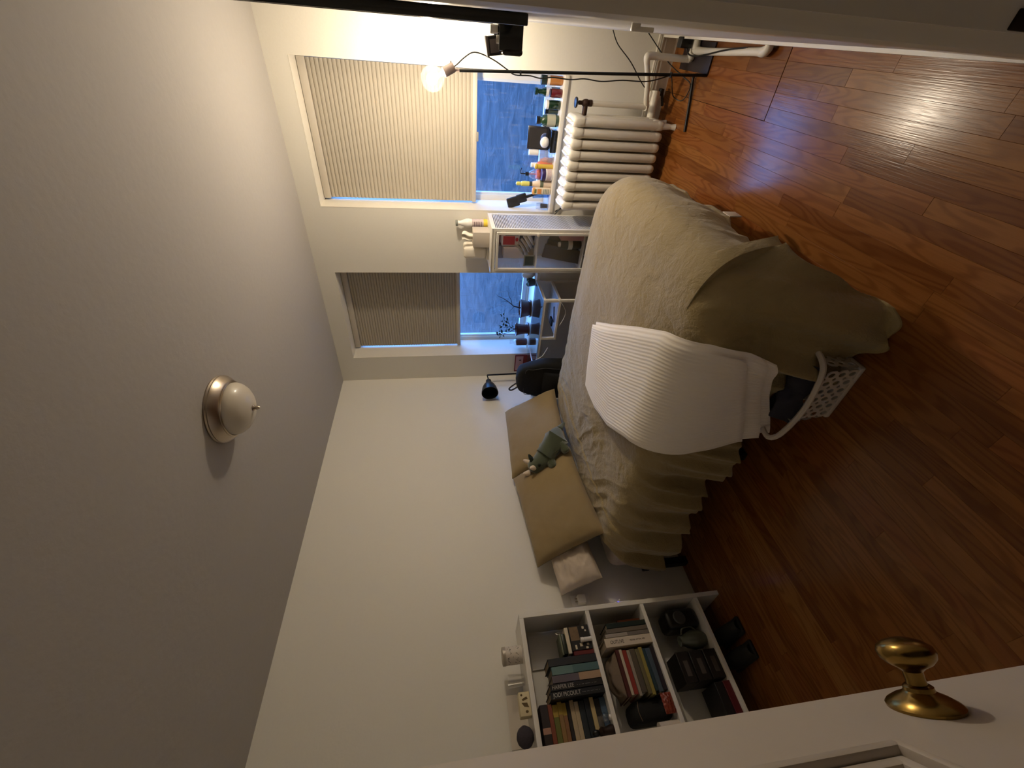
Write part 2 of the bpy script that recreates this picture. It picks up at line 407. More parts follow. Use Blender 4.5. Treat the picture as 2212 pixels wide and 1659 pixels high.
struct('ground_outside', G().box(TH, 1.9, -6, 4, -3.1, -3), mat('alley_concrete', (120, 120, 122), .9, bump=.3))
struct('wall_facade', G().box(TH-.03, TH, -6, -2.9, -3, H).box(TH-.03, TH, .1, 4, -3, H).box(TH-.03, TH, -6, 4, -3, -.12), mat('facade', (130, 126, 122), .9))

# ------------------------------------------------------------------ door with knob
D = Vector((.476, .880, 0)).normalized(); Nn = Vector((D.y, -D.x, 0))
E0 = Vector((-3.2163, -2.0929, 0)); DW = .765
def DM(): # local: x back from the free edge to the hinge, y = up, z = out of the visible face
    return frame(E0, -D, (0, 0, 1))
# -D x Z = direction
dm = frame(E0, -D, (0, 0, 1)); zdir = (-D).cross(Vector((0, 0, 1)))
sgn = 1 if zdir.dot(Nn) > 0 else -1
def db(g, x0, x1, z0, z1, n0, n1, r=0):
    a, b = (n0, n1) if sgn > 0 else (-n1, -n0)
    return g.rbox(x0, x1, z0, z1, a, b, r, dm) if r else g.box(x0, x1, z0, z1, a, b, dm)
g = G(); T0 = -.036
zl = (.012, .23, .89, 1.10, 1.90, 2.04)
db(g, 0, .119, zl[0], zl[5], T0, 0); db(g, DW-.119, DW, zl[0], zl[5], T0, 0)
for a, b in ((0, 1), (2, 3), (4, 5)): db(g, .119, DW-.119, zl[a], zl[b], T0, 0)
door = link('door_1', g, DOORW, E0); door['kind'] = 'structure'
for a, b in ((1, 2), (3, 4)):
    p = G(); db(p, .119, DW-.119, zl[a], zl[b], T0+.004, -.014)
    db(p, .165, DW-.165, zl[a]+.046, zl[b]-.046, -.016, -.006, .005)
    part(door, 'panel', p, DOORW)
    q = G()
    for w0, w1, n0, n1 in ((0, .012, -.015, .004), (.012, .026, -.015, -.004), (.026, .036, -.015, -.010)):
        x0, x1, z0, z1 = .119+w0, DW-.119-w0, zl[a]+w0, zl[b]-w0; ww = w1-w0
        db(q, x0, x0+ww, z0, z1, n0, n1, .003); db(q, x1-ww, x1, z0, z1, n0, n1, .003)
        db(q, x0, x1, z0, z0+ww, n0, n1, .003); db(q, x0, x1, z1-ww, z1, n0, n1, .003)
    part(door, 'moulding', q, DOORW)
KM = Matrix.Translation(E0 - D*.064 + Vector((0, 0, 1.0))) @ axis_to(Nn)
g = G().lathe([(.0, 0), (.036, 0), (.0365, .003), (.034, .006), (.026, .011), (.018, .0145), (.015, .017), (.0145, .021), (.012, .023), (0, .023)], M=KM, n=40)
ros = part(door, 'rosette', g, BRASS, 'round domed brass rosette')
g = G().lathe([(0, .02), (.0105, .02), (.0095, .028), (.010, .036), (.0145, .040), (.022, .044), (.0275, .050), (.029, .056), (.027, .062), (.020, .067), (.010, .070), (.0, .071)], M=KM, n=40)
part(door, 'door_knob', g, BRASS, 'aged brass door knob')

# ------------------------------------------------------------------ ceiling light
c = (-1.79, -1.33, H)
t = thing('ceiling_light', 'dome ceiling light with frosted glass bowl and brushed nickel ring', 'ceiling light', c)
g = G().lathe([(.0, 0), (.150, 0), (.152, -.006), (.149, -.012), (.151, -.017), (.147, -.024), (.140, -.030), (.128, -.047), (.124, -.049), (.124, -.052), (.119, -.055), (.117, -.053), (.117, -.03), (0, -.03)], c, n=56)
part(t, 'ring', g, NICKEL)
g = G().lathe([(.116, -.050), (.117, -.062), (.112, -.078), (.098, -.097), (.076, -.113), (.050, -.124), (.024, -.129), (.0, -.130)], c, n=56)
part(t, 'glass_bowl', g, mat('frosted_glass', (205, 196, 180), .35, coat=.3, bump=.1, scale=60))
g = G().lathe([(0, -.128), (.013, -.128), (.015, -.132), (.010, -.137), (.007, -.139), (.009, -.144), (.008, -.150), (.004, -.158), (0, -.162)], c, n=20)
part(t, 'finial', g, NICKEL)

# ------------------------------------------------------------------ radiator and pipes
t = thing('radiator', 'white painted cast iron radiator below the window sill', 'radiator', (-.19, -2.03, 0))
RP = mat('radiator_paint', (226, 220, 208), .35, bump=.25, scale=40, var=.03)
for i in range(9):
    yc = -2.288 + i*.0645; g = G()
    for xc in (-.275, -.205, -.135):
        g.tube([(xc, yc, .10), (xc, yc, .40), (xc, yc, .64)], [.0275, .0275, .0275], 14, False)
    g.rbox(-.302, -.108, yc-.0275, yc+.0275, .07, .14, .024, seg=4)
    g.rbox(-.304, -.106, yc-.0305, yc+.0305, .595, .692, .027, seg=5)
    g.ball((-.205, yc, .688), (.088, .0095, .020), n=14, m=8)
    if i in (0, 8):
        for xc in (-.28, -.13): g.tube([(xc, yc, .09), (xc-.006, yc, .03), (xc-.012, yc, 0)], [.022, .015, .019], 10)
    part(t, 'section', g, RP)
for zc in (.11, .65): part(t, 'hub_pipe', G().tube([(-.205, -2.30, zc), (-.205, -1.76, zc)], .024, 12, False), RP)
IRON = mat('rusted_iron', (62, 44, 34), .6, .6, bump=.5, scale=120)
t = thing('radiator_valve', 'rusty steam valve with black wheel handle at the radiator corner', 'valve', (-.2, -2.375, .58))
g = G().ball((-.2, -2.38, .60), (.022, .022, .03)).tube([(-.2, -2.30, .60), (-.2, -2.37, .60)], .016, 12, False).cyl((-.2, -2.38, .625), .012, .022, 12).cyl((-.2, -2.38, .56), .019, .02, 8)
part(t, 'valve_body', g, IRON)
g = G().lathe([(0, .655), (.008, .655), (.028, .658), (.031, .664), (.028, .670), (.010, .672), (0, .672)], (-.2, -2.38, 0), n=20).cyl((-.2, -2.38, .64), .005, .02, 8)
part(t, 'handle', g, BLACK, 'black round wheel handle')
PIPE = mat('painted_pipe', (224, 218, 204), .4, bump=.5, scale=60)
g = G().tube([(-.2, -2.38, .56), (-.2, -2.38, .19)], .0165, 14, False)
one('riser_pipe', g, PIPE, 'white painted vertical pipe below the radiator valve', 'pipe', (-.2, -2.38, .19))
g = G().tube([(-.2, -2.38, .20), (-.2, -2.385, .19), (-.22, -2.42, .21), (-.27, -2.52, .25), (-.30, -2.60, .29), (-.305, -2.632, .30), (-.30, -2.642, .285), (-.298, -2.642, .2), (-.298, -2.642, .05), (-.30, -2.65, .03), (-.30, -2.69, .022), (-.30, -2.745, .022)],
             [.024, .017, .016, .016, .016, .02, .021, .018, .018, .024, .02, .018], 14)
one('steam_pipe', g, PIPE, 'thick white painted pipe with elbows in the corner behind the lamp pole', 'pipe', (-.298, -2.642, 0))
g = G().tube([(-.33, -2.745, .03), (-.34, -2.70, .03), (-.37, -2.685, .028), (-.60, -2.69, .026), (-.93, -2.705, .026), (-1.0, -2.708, .028), (-1.03, -2.722, .03), (-1.03, -2.745, .03)], [.02, .022, .02, .017, .017, .022, .02, .018], 14)
one('floor_pipe', g, PIPE, 'white painted pipe running along the floor beside the door casing', 'pipe', (-.65, -2.69, 0))
g = G().tube([(-.05, -1.78, .11), (-.04, -2.0, .11), (-.035, -2.745, .115)], .011, 8, False).tube([(-.05, -2.0, .135), (-.045, -2.745, .14)], .007, 8, False)
one('cable_raceway', g, PIPE, 'pair of thin white pipes along the wall just above the baseboard', 'pipe', (-.04, -2.3, .1))
one('pipe_sleeve', G().rbox(-.115, -.02, -2.46, -2.40, .075, .15, .01).tube([(-.1, -2.46, .11), (-.11, -2.40, .11), (-.12, -2.31, .11)], .026, 12, False), PIPE, 'short white pipe fitting at the foot of the radiator', 'pipe fitting', (-.07, -2.4, .075))

# ------------------------------------------------------------------ floor lamp with bare bulb
t = thing('floor_lamp', 'thin black tube floor lamp with bare glowing globe bulb', 'floor lamp', (-.38, -2.575, 0))
g = G().tube([(-.500, -2.520, 1.41), (-.500, -2.545, .8), (-.500, -2.578, .06), (-.497, -2.580, .022), (-.47, -2.578, .019), (-.41, -2.575, .018), (-.385, -2.565, .018), (-.385, -2.54, .016), (-.41, -2.43, .010), (-.448, -2.29, .009)], .0078, 10, True)
part(t, 'pole', g, BLACKM)
part(t, 'base_plate', G().rbox(-.515, -.15, -2.73, -2.586, .0, .010, .002), mat('plum_black_metal', (36, 25, 30), .45), 'flat dark plum base plate')
ax = (BULB - Vector((-.490, -2.542, 1.42))).normalized()
B0 = BULB - ax*.120
SM = Matrix.Translation(B0) @ axis_to(ax)
g = G().lathe([(0, -.008), (.021, -.008), (.024, -.002), (.024, .052), (.021, .054), (0, .054)], M=SM, n=28).tube([(-.500, -2.521, 1.40), B0+ax*.02], .007, 8, False)
g.tube([B0+ax*.012+Vector((0, -.02, .0)), B0+ax*.012+Vector((0, -.034, 0))], .005, 8, False)
part(t, 'socket', g, mat('taupe_socket', (120, 104, 100), .5))
LM = Matrix.Translation(BULB) @ axis_to(ax) @ Matrix.Scale(.95, 4)
g = G().lathe([(0.014, -.088), (.0155, -.075), (.022, -.063), (.038, -.050), (.054, -.032), (.0625, -.010), (.063, .010), (.057, .032), (.044, .049), (.026, .059), (.01, .0628), (0, .063)], M=LM, n=40)
bulb = part(t, 'bulb', g, glass('bulb_glass', (255, 250, 238), .05, .03, 0, .004))
g = G()
for k in range(6):
    a = k*PI/3
    g.tube([LM @ Vector((.006*math.cos(a), .006*math.sin(a), -.045)), LM @ Vector((.017*math.cos(a+.5), .017*math.sin(a+.5), .0)), LM @ Vector((.008*math.cos(a+1), .008*math.sin(a+1), .03))], .0022, 6)
part(bulb, 'filament', g, mat('glowing_filament', (255, 190, 110), .5, emit=((255, 215, 160), 70)))
g = G().lathe([(0, -.085), (.012, -.085), (.011, -.055), (.004, -.045), (0, -.045)], M=LM, n=14)
part(bulb, 'stem', g, mat('bulb_stem', (235, 225, 200), .3))
g = G().tube([(B0-ax*.005), B0-ax*.03+Vector((0, -.004, 0)), (-.50, -2.575, 1.385), (-.50, -2.600, 1.34), (-.50, -2.596, 1.29), (-.50, -2.572, 1.22), (-.50, -2.537, 1.15), (-.508, -2.519, 1.11), (-.509, -2.520, 1.03), (-.508, -2.512, .97), (-.509, -2.520, .90), (-.509, -2.516, .80), (-.508, -2.524, .72), (-.509, -2.518, .62), (-.508, -2.530, .50), (-.509, -2.534, .35), (-.508, -2.57, .22)], .0032, 8)
part(t, 'cord', g, BLACK)
g = G()
for z, y_ in ((1.08, -2.530), (.22, -2.572)): part(t, 'cable_clip', G().rbox(-.514, -.491, y_-.012, y_+.014, z-.004, z+.004, .003), BLACK)
g = G().tube([(-.508, -2.57, .22), (-.42, -2.53, .16), (-.33, -2.50, .11), (-.28, -2.45, .06), (-.33, -2.44, .02), (-.36, -2.52, .01), (-.30, -2.56, .05), (-.2, -2.62, .12), (-.12, -2.745, .25)], .0032, 8)
part(t, 'power_cord', g, BLACK)
g = G().tube([(-.10, -2.745, .47), (-.12, -2.68, .43), (-.16, -2.60, .34), (-.13, -2.5, .23), (-.09, -2.44, .14)], .0032, 8)
one('hanging_cord', g, BLACK, 'black cord running from the corner wall down to the baseboard', 'cord', (-.1, -2.44, .14))
g = G().tube([(-.31, -2.69, .07), (-.33, -2.665, .06), (-.40, -2.66, .05), (-.52, -2.675, .045), (-.70, -2.70, .05), (-.85, -2.715, .035), (-.95, -2.705, .008), (-1.0, -2.72, .008)], .004, 8)
t = thing('power_adapter', 'black power adapter with cable beside the white pipe elbows in the corner', 'adapter', (-.30, -2.71, .05))
part(t, 'body', G().rbox(-.335, -.275, -2.742, -2.69, .055, .125, .006), BLACK); part(t, 'cable', g, BLACK)
one('socket_adapter', G().rbox(-.105, -.065, -2.475, -2.435, .05, .075, .005).tube([(-.085, -2.44, .05), (-.085, -2.38, .03)], .009, 8, False), BLACK, 'small black cable connector by the white pipe at the wall', 'connector', (-.085, -2.45, .05))

# ------------------------------------------------------------------ black mirror panel and ledge on the front wall
t = thing('wall_mirror', 'tall black edged mirror hung on the wall beside the door casing', 'mirror', (-1.5, YF+.014, 1.30))
g = G().rbox(-1.89, -1.86, YF+.001, YF+.026, 1.292, 2.25, .003).rbox(-1.28, -1.25, YF+.001, YF+.026, 1.292, 2.25, .003).rbox(-1.89, -1.25, YF+.001, YF+.026, 1.292, 1.322, .003).rbox(-1.89, -1.25, YF+.001, YF+.026, 2.22, 2.25, .003)
part(t, 'frame', g, mat('gloss_black_lacquer', (16, 19, 20), .2))
part(t, 'mirror_glass', G().box(-1.865, -1.275, YF+.001, YF+.012, 1.31, 2.235), mat('silver_mirror', (230, 230, 230), .03, 1))
t = thing('wall_caddy', 'small glossy black rounded caddy fixed at the foot of the mirror', 'caddy', (-1.55, -2.68, 1.255))
g = G().rbox(-1.62, -1.46, -2.722, -2.655, 1.258, 1.272, .006).rbox(-1.62, -1.612, -2.722, -2.655, 1.262, 1.334, .004).rbox(-1.468, -1.46, -2.722, -2.655, 1.262, 1.334, .004).rbox(-1.62, -1.46, -2.738, -2.715, 1.258, 1.336, .005)
part(t, 'tray', g, mat('gloss_black_lacquer', (16, 19, 20), .2))
g = G().rbox(-1.622, -1.458, -2.664, -2.644, 1.256, 1.322, .016, seg=4)
part(t, 'front', g, mat('burgundy_black', (30, 12, 14), .25))
for (xx, yy, zc, hh, lab) in ((-1.585, -2.706, 1.340, .019, 'silver capped dark bottle nearer the mirror in the black caddy'), (-1.56, -2.681, 1.312, .024, 'shorter silver capped bottle at the front of the black caddy')):
    t = thing('perfume_bottle', lab, 'bottle', (xx, yy, 1.273), 'bottles in the wall caddy')
    part(t, 'bottle', G().lathe([(0, 1.273), (.010, 1.273), (.0105, zc-.012), (.008, zc-.004), (.008, zc), (0, zc)], (xx, yy, 0), n=20), BLACK)
    part(t, 'cap', G().lathe([(0, zc-.004), (.0115, zc-.004), (.0115, zc+hh-.002), (.010, zc+hh), (0, zc+hh)], (xx, yy, 0), n=24), SILVER)
bmx = Matrix.Translation((-1.505, -2.674, 1.273)) @ Matrix.Rotation(-.16, 4, 'X')
t = thing('small_box', 'small dark box with grey printed side standing in the wall caddy', 'box', (-1.505, -2.67, 1.273))
part(t, 'body', G().rbox(-.022, .022, -.026, .026, .0, .084, .002, bmx), mat('charcoal_card', (52, 48, 50), .6))
part(t, 'lid', G().rbox(-.023, .023, -.027, .027, .084, .092, .002, bmx).box(-.0225, -.022, -.018, .018, .05, .08, bmx), mat('grey_card', (150, 140, 138), .6))

# ------------------------------------------------------------------ bed
BX0, BX1, BY0, BY1, BZ = -2.13, -.66, -2.05, -.03, .545
t = thing('bed', 'double bed with black metal frame along the head wall', 'bed', (-1.4, -1.04, 0))
part(t, 'mattress', G().rbox(BX0+.035, BX1-.04, BY0+.06, BY1, .31, BZ-.01, .06, seg=4), LINEN, 'mattress in a white fitted sheet')
g = G().box(BX0+.09, BX0+.125, BY0+.06, BY1, .26, .305).box(BX1-.125, BX1-.09, BY0+.06, BY1, .26, .305).box(BX0+.09, BX1-.09, BY0+.06, BY0+.095, .26, .305).box(BX0, BX1-.09, BY1-.035, BY1, .26, .305).box(-1.42, -1.38, BY0, BY1, .25, .30)
part(t, 'frame', g, BLACKM)
for k in range(12): part(t, 'slat', G().box(BX0+.10, BX1-.10, BY0+.08+k*.165, BY0+.14+k*.165, .295, .312), mat('pine_slat', (170, 130, 88), .7))
for xx in (BX0, BX1-.09):
    for yy in (BY0+.09, -1.10, BY1-.06):
        x_ = xx + (.07 if xx == BX0 and yy < BY1-.1 else 0)
        part(t, 'leg', G().box(x_, x_+.045, yy, yy+.045, 0, .262), BLACKM)
def fold(px, py, s=1.0):
    n1 = noise.noise(Vector((px, py, 3.1))); n2 = noise.noise(Vector((px*2.3+5, py*2.3, 8.7)))
    return (1-math.sqrt(n1*n1+.006)*2.2)*.65 + (1-math.sqrt(n2*n2+.006)*2.0)*.35 - .42
def S(a, b, lift=0.0, detail=1.0):
    """duvet surface from cloth coordinates a (across the bed) and b (along it)"""
    r = .15
    x0, x1, y0 = BX0+r-.02, BX1-r+.045, BY0+r-.045
    cx = min(max(a, x0), x1); cy = max(b, y0)
    vx, vy = a-cx, b-cy
    for xs, sg, Rc in ((x0, 1, .07), (x1, -1, .26)):      # rounded corners at the foot
        ax_, ay_ = (xs+sg*Rc), y0+Rc
        if (a-ax_)*sg < 0 and b < ay_:
            L = math.hypot(a-ax_, b-ay_)
            if L > Rc: cx, cy = ax_+(a-ax_)/L*Rc, ay_+(b-ay_)/L*Rc; vx, vy = a-cx, b-cy
            else: cx, cy, vx, vy = a, b, 0, 0
    d = math.hypot(vx, vy)
    left = 1.0 if a < x0 and vx < 0 else 0.0
    top = BZ + .060
    pf = .024*noise.noise(Vector((cx*2.2, cy*2.0, .3))) + .010*noise.noise(Vector((cx*5.1, cy*4.3, 4.2)))
    ex = sstep(0, .5, cx-BX0)*sstep(0, .35, BX1-cx)*sstep(0, .4, cy-BY0)
    pf += .022*ex
    headw = sstep(-1.35, -.6, b)
    lw = sstep(-1.2, -2.0, cx)
    q = Vector((a*3.2+.5*noise.noise(Vector((a*4, b*4, 1))), b*7.5 + 2.6*lw*(-a) + .9*noise.noise(Vector((a*3, b*3, 1))), 0))
    wr = .0085*noise.ridged_multi_fractal(q, 1.0, 2.0, 3, 1.0, 2.0)
    z = top + pf*detail + wr*(.18+1.25*headw)*detail
    if b > -.52: z += .010*sstep(-.545, -.505, b)
    z -= .02*sstep(-.60, -.34, cy)
    if d < 1e-6: return Vector((cx, cy, z+lift))
    ux, uy = vx/d, vy/d
    if d < r*PI/2:
        an = d/r; out = r*math.sin(an); drop = r*(1-math.cos(an)); rest = d*.25
    else:
        rest = d - r*PI/2; out = r + .06*rest; drop = r + rest*.985
        rest += r*PI/2*.25
    px, py = cx+ux*.22, cy+uy*.22
    if left: ph = (px*3.0, (py-.22*d)*5.4+1.5)
    else: ph = (px*3.3+.6*drop, py*3.3)
    f = fold(*ph)
    f2 = noise.noise(Vector((ph[0]*2.9, ph[1]*2.9, 2+drop*2)))
    corner = min(abs(vx), abs(vy))/d
    bulge = .055*math.sin(PI*min(1, d/.42))*(1-left)                    # puffy foot that tucks back under at the hem
    amp = (.12 if left else .10)*sstep(0, .40, d if left else rest)*detail*(1-.8*corner)
    if not left: amp *= .35+.65*sstep(-1.0, -1.8, cx)
    hem = sstep(.25, .45, rest)
    out += f*amp + f2*(.020+.018*hem)*sstep(0, .2, rest)*detail + bulge*detail - .05*hem*(1-left)*(1-corner)
    zz = z - drop
    if vx < 0: out += .10*sstep(-1.66, -1.86, cy)*sstep(.05, .45, drop)*(1-.6*corner)
    if zz < .02:
        ov = .02-zz; out += ov*.12; zz = .008 + .012*math.exp(-ov/.02)
    nrm = Vector((ux*min(1, d/(r*PI/2)), uy*min(1, d/(r*PI/2)), max(0, 1-d/(r*PI/2)))).normalized()
    return Vector((cx+ux*out, cy+uy*out, zz)) + nrm*lift
A0, A1, B_0, B_1 = BX0-.36, BX1+.26, BY0-.33, -.31
def duvet_pt(u, v):
    a = A0 + (A1-A0)*u; b_ = B_0 + (B_1-B_0)*v
    if a < BX0+.05 and b_ > -1.3:                       # the head corner swings towards the wall
        k = sstep(BX0+.05, BX0-.36, a) if False else max(0, (BX0+.05-a)/.41)
        b_ += .20*k*sstep(-1.3, -.37, b_)
    if a < BX0: a -= .24*((BX0-a)/.36)*sstep(-1.62, -1.90, b_)
    if a < BX0: a += .05*noise.noise(Vector((b_*3, 0, 5)))*(1-0)*((BX0-a)/.36)
    if b_ < BY0: b_ += (.09*noise.noise(Vector((a*3.2, 1, 5)))*(1-sstep(-1.5, -1.9, a)) + .05*sstep(-1.6, -2.0, a)*(1-sstep(BX0, BX0-.2, a)))*((BY0-b_)/.33)
    return S(a, b_)
g = G(); g.grid(duvet_pt, 300, 320)
du = link('duvet', g, OLIVE, (-1.4, -1.2, .6))
md = du.modifiers.new('thick', 'SOLIDIFY'); md.thickness = .018; md.offset = -1
du['label'] = 'rumpled olive brown duvet spread over the bed and hanging to the floor'; du['category'] = 'duvet'
hp = duvet_pt((-1.50-A0)/(A1-A0), 0.0)
part(du, 'care_tag', G().rbox(hp.x-.03, hp.x+.035, hp.y-.006, hp.y-.001, hp.z-.05, hp.z+.012, .002), LINEN, 'small white fabric tag')

# pillows
def pillow(name, c, w, h, th, tilt, yaw, roll, m, label, group=None, seed=0, crumple=1.0):
    M_ = Matrix.Translation(Vector(c)) @ Matrix.Rotation(yaw, 4, 'Z') @ Matrix.Rotation(tilt, 4, 'X') @ Matrix.Rotation(roll, 4, 'Z')
    def fn(side):
        def f(u, v):
            x = 2*u-1; y_ = 2*v-1
            ex = (1-abs(x)**3.2); ey = (1-abs(y_)**3.2); t_ = (max(0, ex)*max(0, ey))**.42
            pin = 1-.05*(1-abs(x))*abs(y_)**2; piny = 1-.07*(1-abs(y_))*abs(x)**2
            X = x*w/2*(1-.045*(1-y_*y_)*0-.03*(1-abs(y_)**2)*abs(x)**6); Y = y_*h/2*(1-.05*(1-abs(x)**2)*abs(y_)**6)
            nz = noise.noise(Vector((x*2+seed, y_*2, side)))*.012 + noise.noise(Vector((x*6+seed, y_*6, side)))*.006*(abs(x)**2+abs(y_)**2)
            if crumple > 1: nz += crumple*.008*noise.ridged_multi_fractal(Vector((x*2.2+seed, y_*1.6+x, side)), 1, 2, 3, 1, 2)
            return M_ @ Vector((X, Y, side*(th/2*t_ + nz*t_ + .002)))
        return f
    g = G(); g.grid(fn(1), 48, 40); g.grid(fn(-1), 48, 40)
    o = link(name, g, m, c); o['label'] = label; o['category'] = 'pillow'
    if group: o['group'] = group
    return o
pillow('pillow', (-1.96, -.13, .79), .54, .28, .09, math.radians(60), -.04, .10, LINEN, 'white pillow tucked behind the olive pillows at the shelf end', None, 2, 3.0)
pillow('pillow', (-.985, -.205, .845), .73, .50, .15, math.radians(56), .03, -.06, PILLOWM, 'olive pillow propped on the wall nearer the windows', 'olive pillows leaning on the wall', 5)
pillow('pillow', (-1.69, -.235, .835), .71, .50, .15, math.radians(54), -.05, .10, PILLOWM, 'olive pillow propped on the wall nearer the bookshelf', 'olive pillows leaning on the wall', 9)

# folded white blanket lying over the bed edge
def lerp_poly(P, t):
    L = [0]
    for i in range(len(P)-1): L.append(L[-1]+math.dist(P[i], P[i+1]))
    d = t*L[-1]
    for i in range(len(P)-1):
        if d <= L[i+1]+1e-9:
            k = (d-L[i])/(L[i+1]-L[i]); return (P[i][0]*(1-k)+P[i+1][0]*k, P[i][1]*(1-k)+P[i+1][1]*k)
    return P[-1]
PB = [(-1.40, -1.05), (-1.60, -1.045), (-1.80, -1.10), (-2.04, -1.245), (-2.22, -1.36), (-2.40, -1.41), (-2.56, -1.42)]
PA = [(-1.30, -1.44), (-1.52, -1.56), (-1.76, -1.70), (-2.0, -1.83), (-2.14, -1.88), (-2.24, -1.88), (-2.34, -1.85)]
def ribbed():
    M = bpy.data.materials.new('white_ribbed_knit'); M.use_nodes = True; nt = M.node_tree; b = nt.nodes['Principled BSDF']
    b.inputs['Base Color'].default_value = (*srgb((244, 236, 224)), 1); b.inputs['Roughness'].default_value = .95; b.inputs['Sheen Weight'].default_value = .4
    uv = nt.nodes.new('ShaderNodeUVMap'); uv.uv_map = 'uv'
    mp = nt.nodes.new('ShaderNodeMapping'); mp.inputs['Scale'].default_value = (0, 6.2, 1); nt.links.new(uv.outputs[0], mp.inputs[0])
    wv = nt.nodes.new('ShaderNodeTexWave'); wv.bands_direction = 'Y'; wv.inputs['Scale'].default_value = 1.05; wv.inputs['Distortion'].default_value = .3
    nt.links.new(mp.outputs[0], wv.inputs['Vector'])
    nz = nt.nodes.new('ShaderNodeTexNoise'); nz.inputs['Scale'].default_value = 160; nt.links.new(uv.outputs[0], nz.inputs['Vector'])
    ad = nt.nodes.new('ShaderNodeMath'); ad.operation = 'MULTIPLY_ADD'; ad.inputs[1].default_value = .15; nt.links.new(nz.outputs['Fac'], ad.inputs[0]); nt.links.new(wv.outputs['Fac'], ad.inputs[2])
    bp_ = nt.nodes.new('ShaderNodeBump'); bp_.inputs['Strength'].default_value = .32; bp_.inputs['Distance'].default_value = .006
    nt.links.new(ad.outputs[0], bp_.inputs['Height']); nt.links.new(bp_.outputs[0], b.inputs['Normal'])
    return M
RIB = ribbed()
def layer(h0, h1, s0, s1, t0, t1, hw=.0):
    """one folded thickness: closed lens-edged slab following the duvet"""
    g = G(); nu, nv = 60, 34; uv = []
    def P(u, v, up):
        t_ = t0+(t1-t0)*u; s_ = s0+(s1-s0)*v
        a1 = lerp_poly(PA, t_); b1 = lerp_poly(PB, t_)
        a, b_ = a1[0]*(1-s_)+b1[0]*s_, a1[1]*(1-s_)+b1[1]*s_
        ed = min(u, 1-u)/.03; es = min(v, 1-v)/.06
        e_ = math.sqrt(max(0, 1-(1-min(1, ed))**2))*math.sqrt(max(0, 1-(1-min(1, es))**2))
        mid = (h0+h1)/2; hh = (h1-h0)/2*e_
        w_ = .006*noise.noise(Vector((a*4, b_*4, h1*30)))*e_
        return S(a, b_, .012+mid+(hh+w_ if up else -hh), .18)
    for up in (True, False):
        g.grid(lambda u, v: P(u, v, up), nu, nv)
        uv += [((t0+(t1-t0)*i/nu)*2.4, s0+(s1-s0)*j/nv) for j in range(nv+1) for i in range(nu+1)]
    g.uv = [(p[0], p[1]*1.6) for p in uv]
    return g
def on_duvet(t_, s_, h):
    a1 = lerp_poly(PA, t_); b1 = lerp_poly(PB, t_); return S(a1[0]*(1-s_)+b1[0]*s_, a1[1]*(1-s_)+b1[1]*s_, h, .18)
t = thing('folded_blanket', 'folded white ribbed throw lying over the near edge of the bed', 'blanket', tuple(on_duvet(.3, .5, .0)))
part(t, 'under_layer', layer(.022, .036, .0, .97, .02, 1.0), RIB)
part(t, 'middle_layer', layer(.037, .054, -.012, 1.012, .0, .955), RIB)
part(t, 'top_layer', layer(.055, .076, .025, 1.0, .0, .885), RIB)

# plush toy lying head up against the pillows
t = thing('plush_toy', 'dark green horned plush dinosaur lying on the pillows', 'soft toy', (-1.32, -.36, .72))
def skin(pts, edges, radii, root=0, sub=2):
    me = bpy.data.meshes.new('s'); me.from_pydata([Vector(p) for p in pts], edges, []); me.update()
    ob = bpy.data.objects.new('s', me); COL.objects.link(ob)
    md = ob.modifiers.new('k', 'SKIN'); md.use_smooth_shade = True
    for i, r in enumerate(radii):
        me.skin_vertices[0].data[i].radius = (r, r) if not isinstance(r, tuple) else r
    me.skin_vertices[0].data[root].use_root = True
    s2 = ob.modifiers.new('s', 'SUBSURF'); s2.levels = sub; s2.render_levels = sub
    dg = bpy.context.evaluated_depsgraph_get(); dg.update()
    me2 = bpy.data.meshes.new_from_object(ob.evaluated_get(dg))
    g = G(); g.add([v.co.copy() for v in me2.vertices], [tuple(p.vertices) for p in me2.polygons], True)
    bpy.data.objects.remove(ob); bpy.data.meshes.remove(me2); bpy.data.meshes.remove(me)
    return g
Q = [(-1.262, -.437, .748), (-1.325, -.392, .802), (-1.378, -.345, .862), (-1.400, -.310, .900), (-1.398, -.272, .928), (-1.408, -.240, .948),
     (-1.20, -.435, .722), (-1.165, -.44, .690), (-1.138, -.452, .668),
     (-1.335, -.44, .74), (-1.405, -.41, .700), (-1.205, -.415, .74), (-1.18, -.39, .715),
     (-1.415, -.36, .83), (-1.468, -.330, .800), (-1.30, -.335, .85), (-1.225, -.31, .845)]
ed = [(0, 1), (1, 2), (2, 3), (3, 4), (4, 5), (0, 6), (6, 7), (7, 8), (0, 9), (9, 10), (0, 11), (11, 12), (2, 13), (13, 14), (2, 15), (15, 16)]
rd = [.070, .080, .068, .052, .066, .046, .036, .02, .008, .030, .036, .028, .03, .026, .036, .026, .03]
body = part(t, 'body', skin(Q, ed, rd, 1), mat('green_plush', (64, 73, 47), .95, bump=.6, scale=220, var=.12, sheen=.5))
HORN = mat('cream_felt', (216, 198, 176), .9)
DK = mat('dark_green_felt', (24, 32, 24), .9)
up = Vector((-.2, -.75, .6)).normalized()
def cone(p, d, r, l): return G().lathe([(0, -.003), (r, 0), (r*.92, l*.35), (r*.6, l*.75), (r*.25, l*.97), (0, l)], p, axis_to(d), 14)
part(t, 'horn', cone((-1.43, -.30, .935), (-.35, -.45, .8), .021, .050), HORN)
part(t, 'horn', cone((-1.362, -.275, .962), (.35, -.3, .9), .020, .050), HORN)
part(t, 'nose_horn', cone((-1.425, -.235, .965), (-.1, -.05, 1), .021, .052), HORN)
part(t, 'ear', cone((-1.385, -.312, .940), (.25, -.8, .55), .020, .045), DK)
part(t, 'ear', cone((-1.345, -.285, .940), (.8, -.4, .4), .018, .048), DK)
part(t, 'ear', cone((-1.43, -.325, .905), (-.5, -.8, .1), .014, .03), DK)

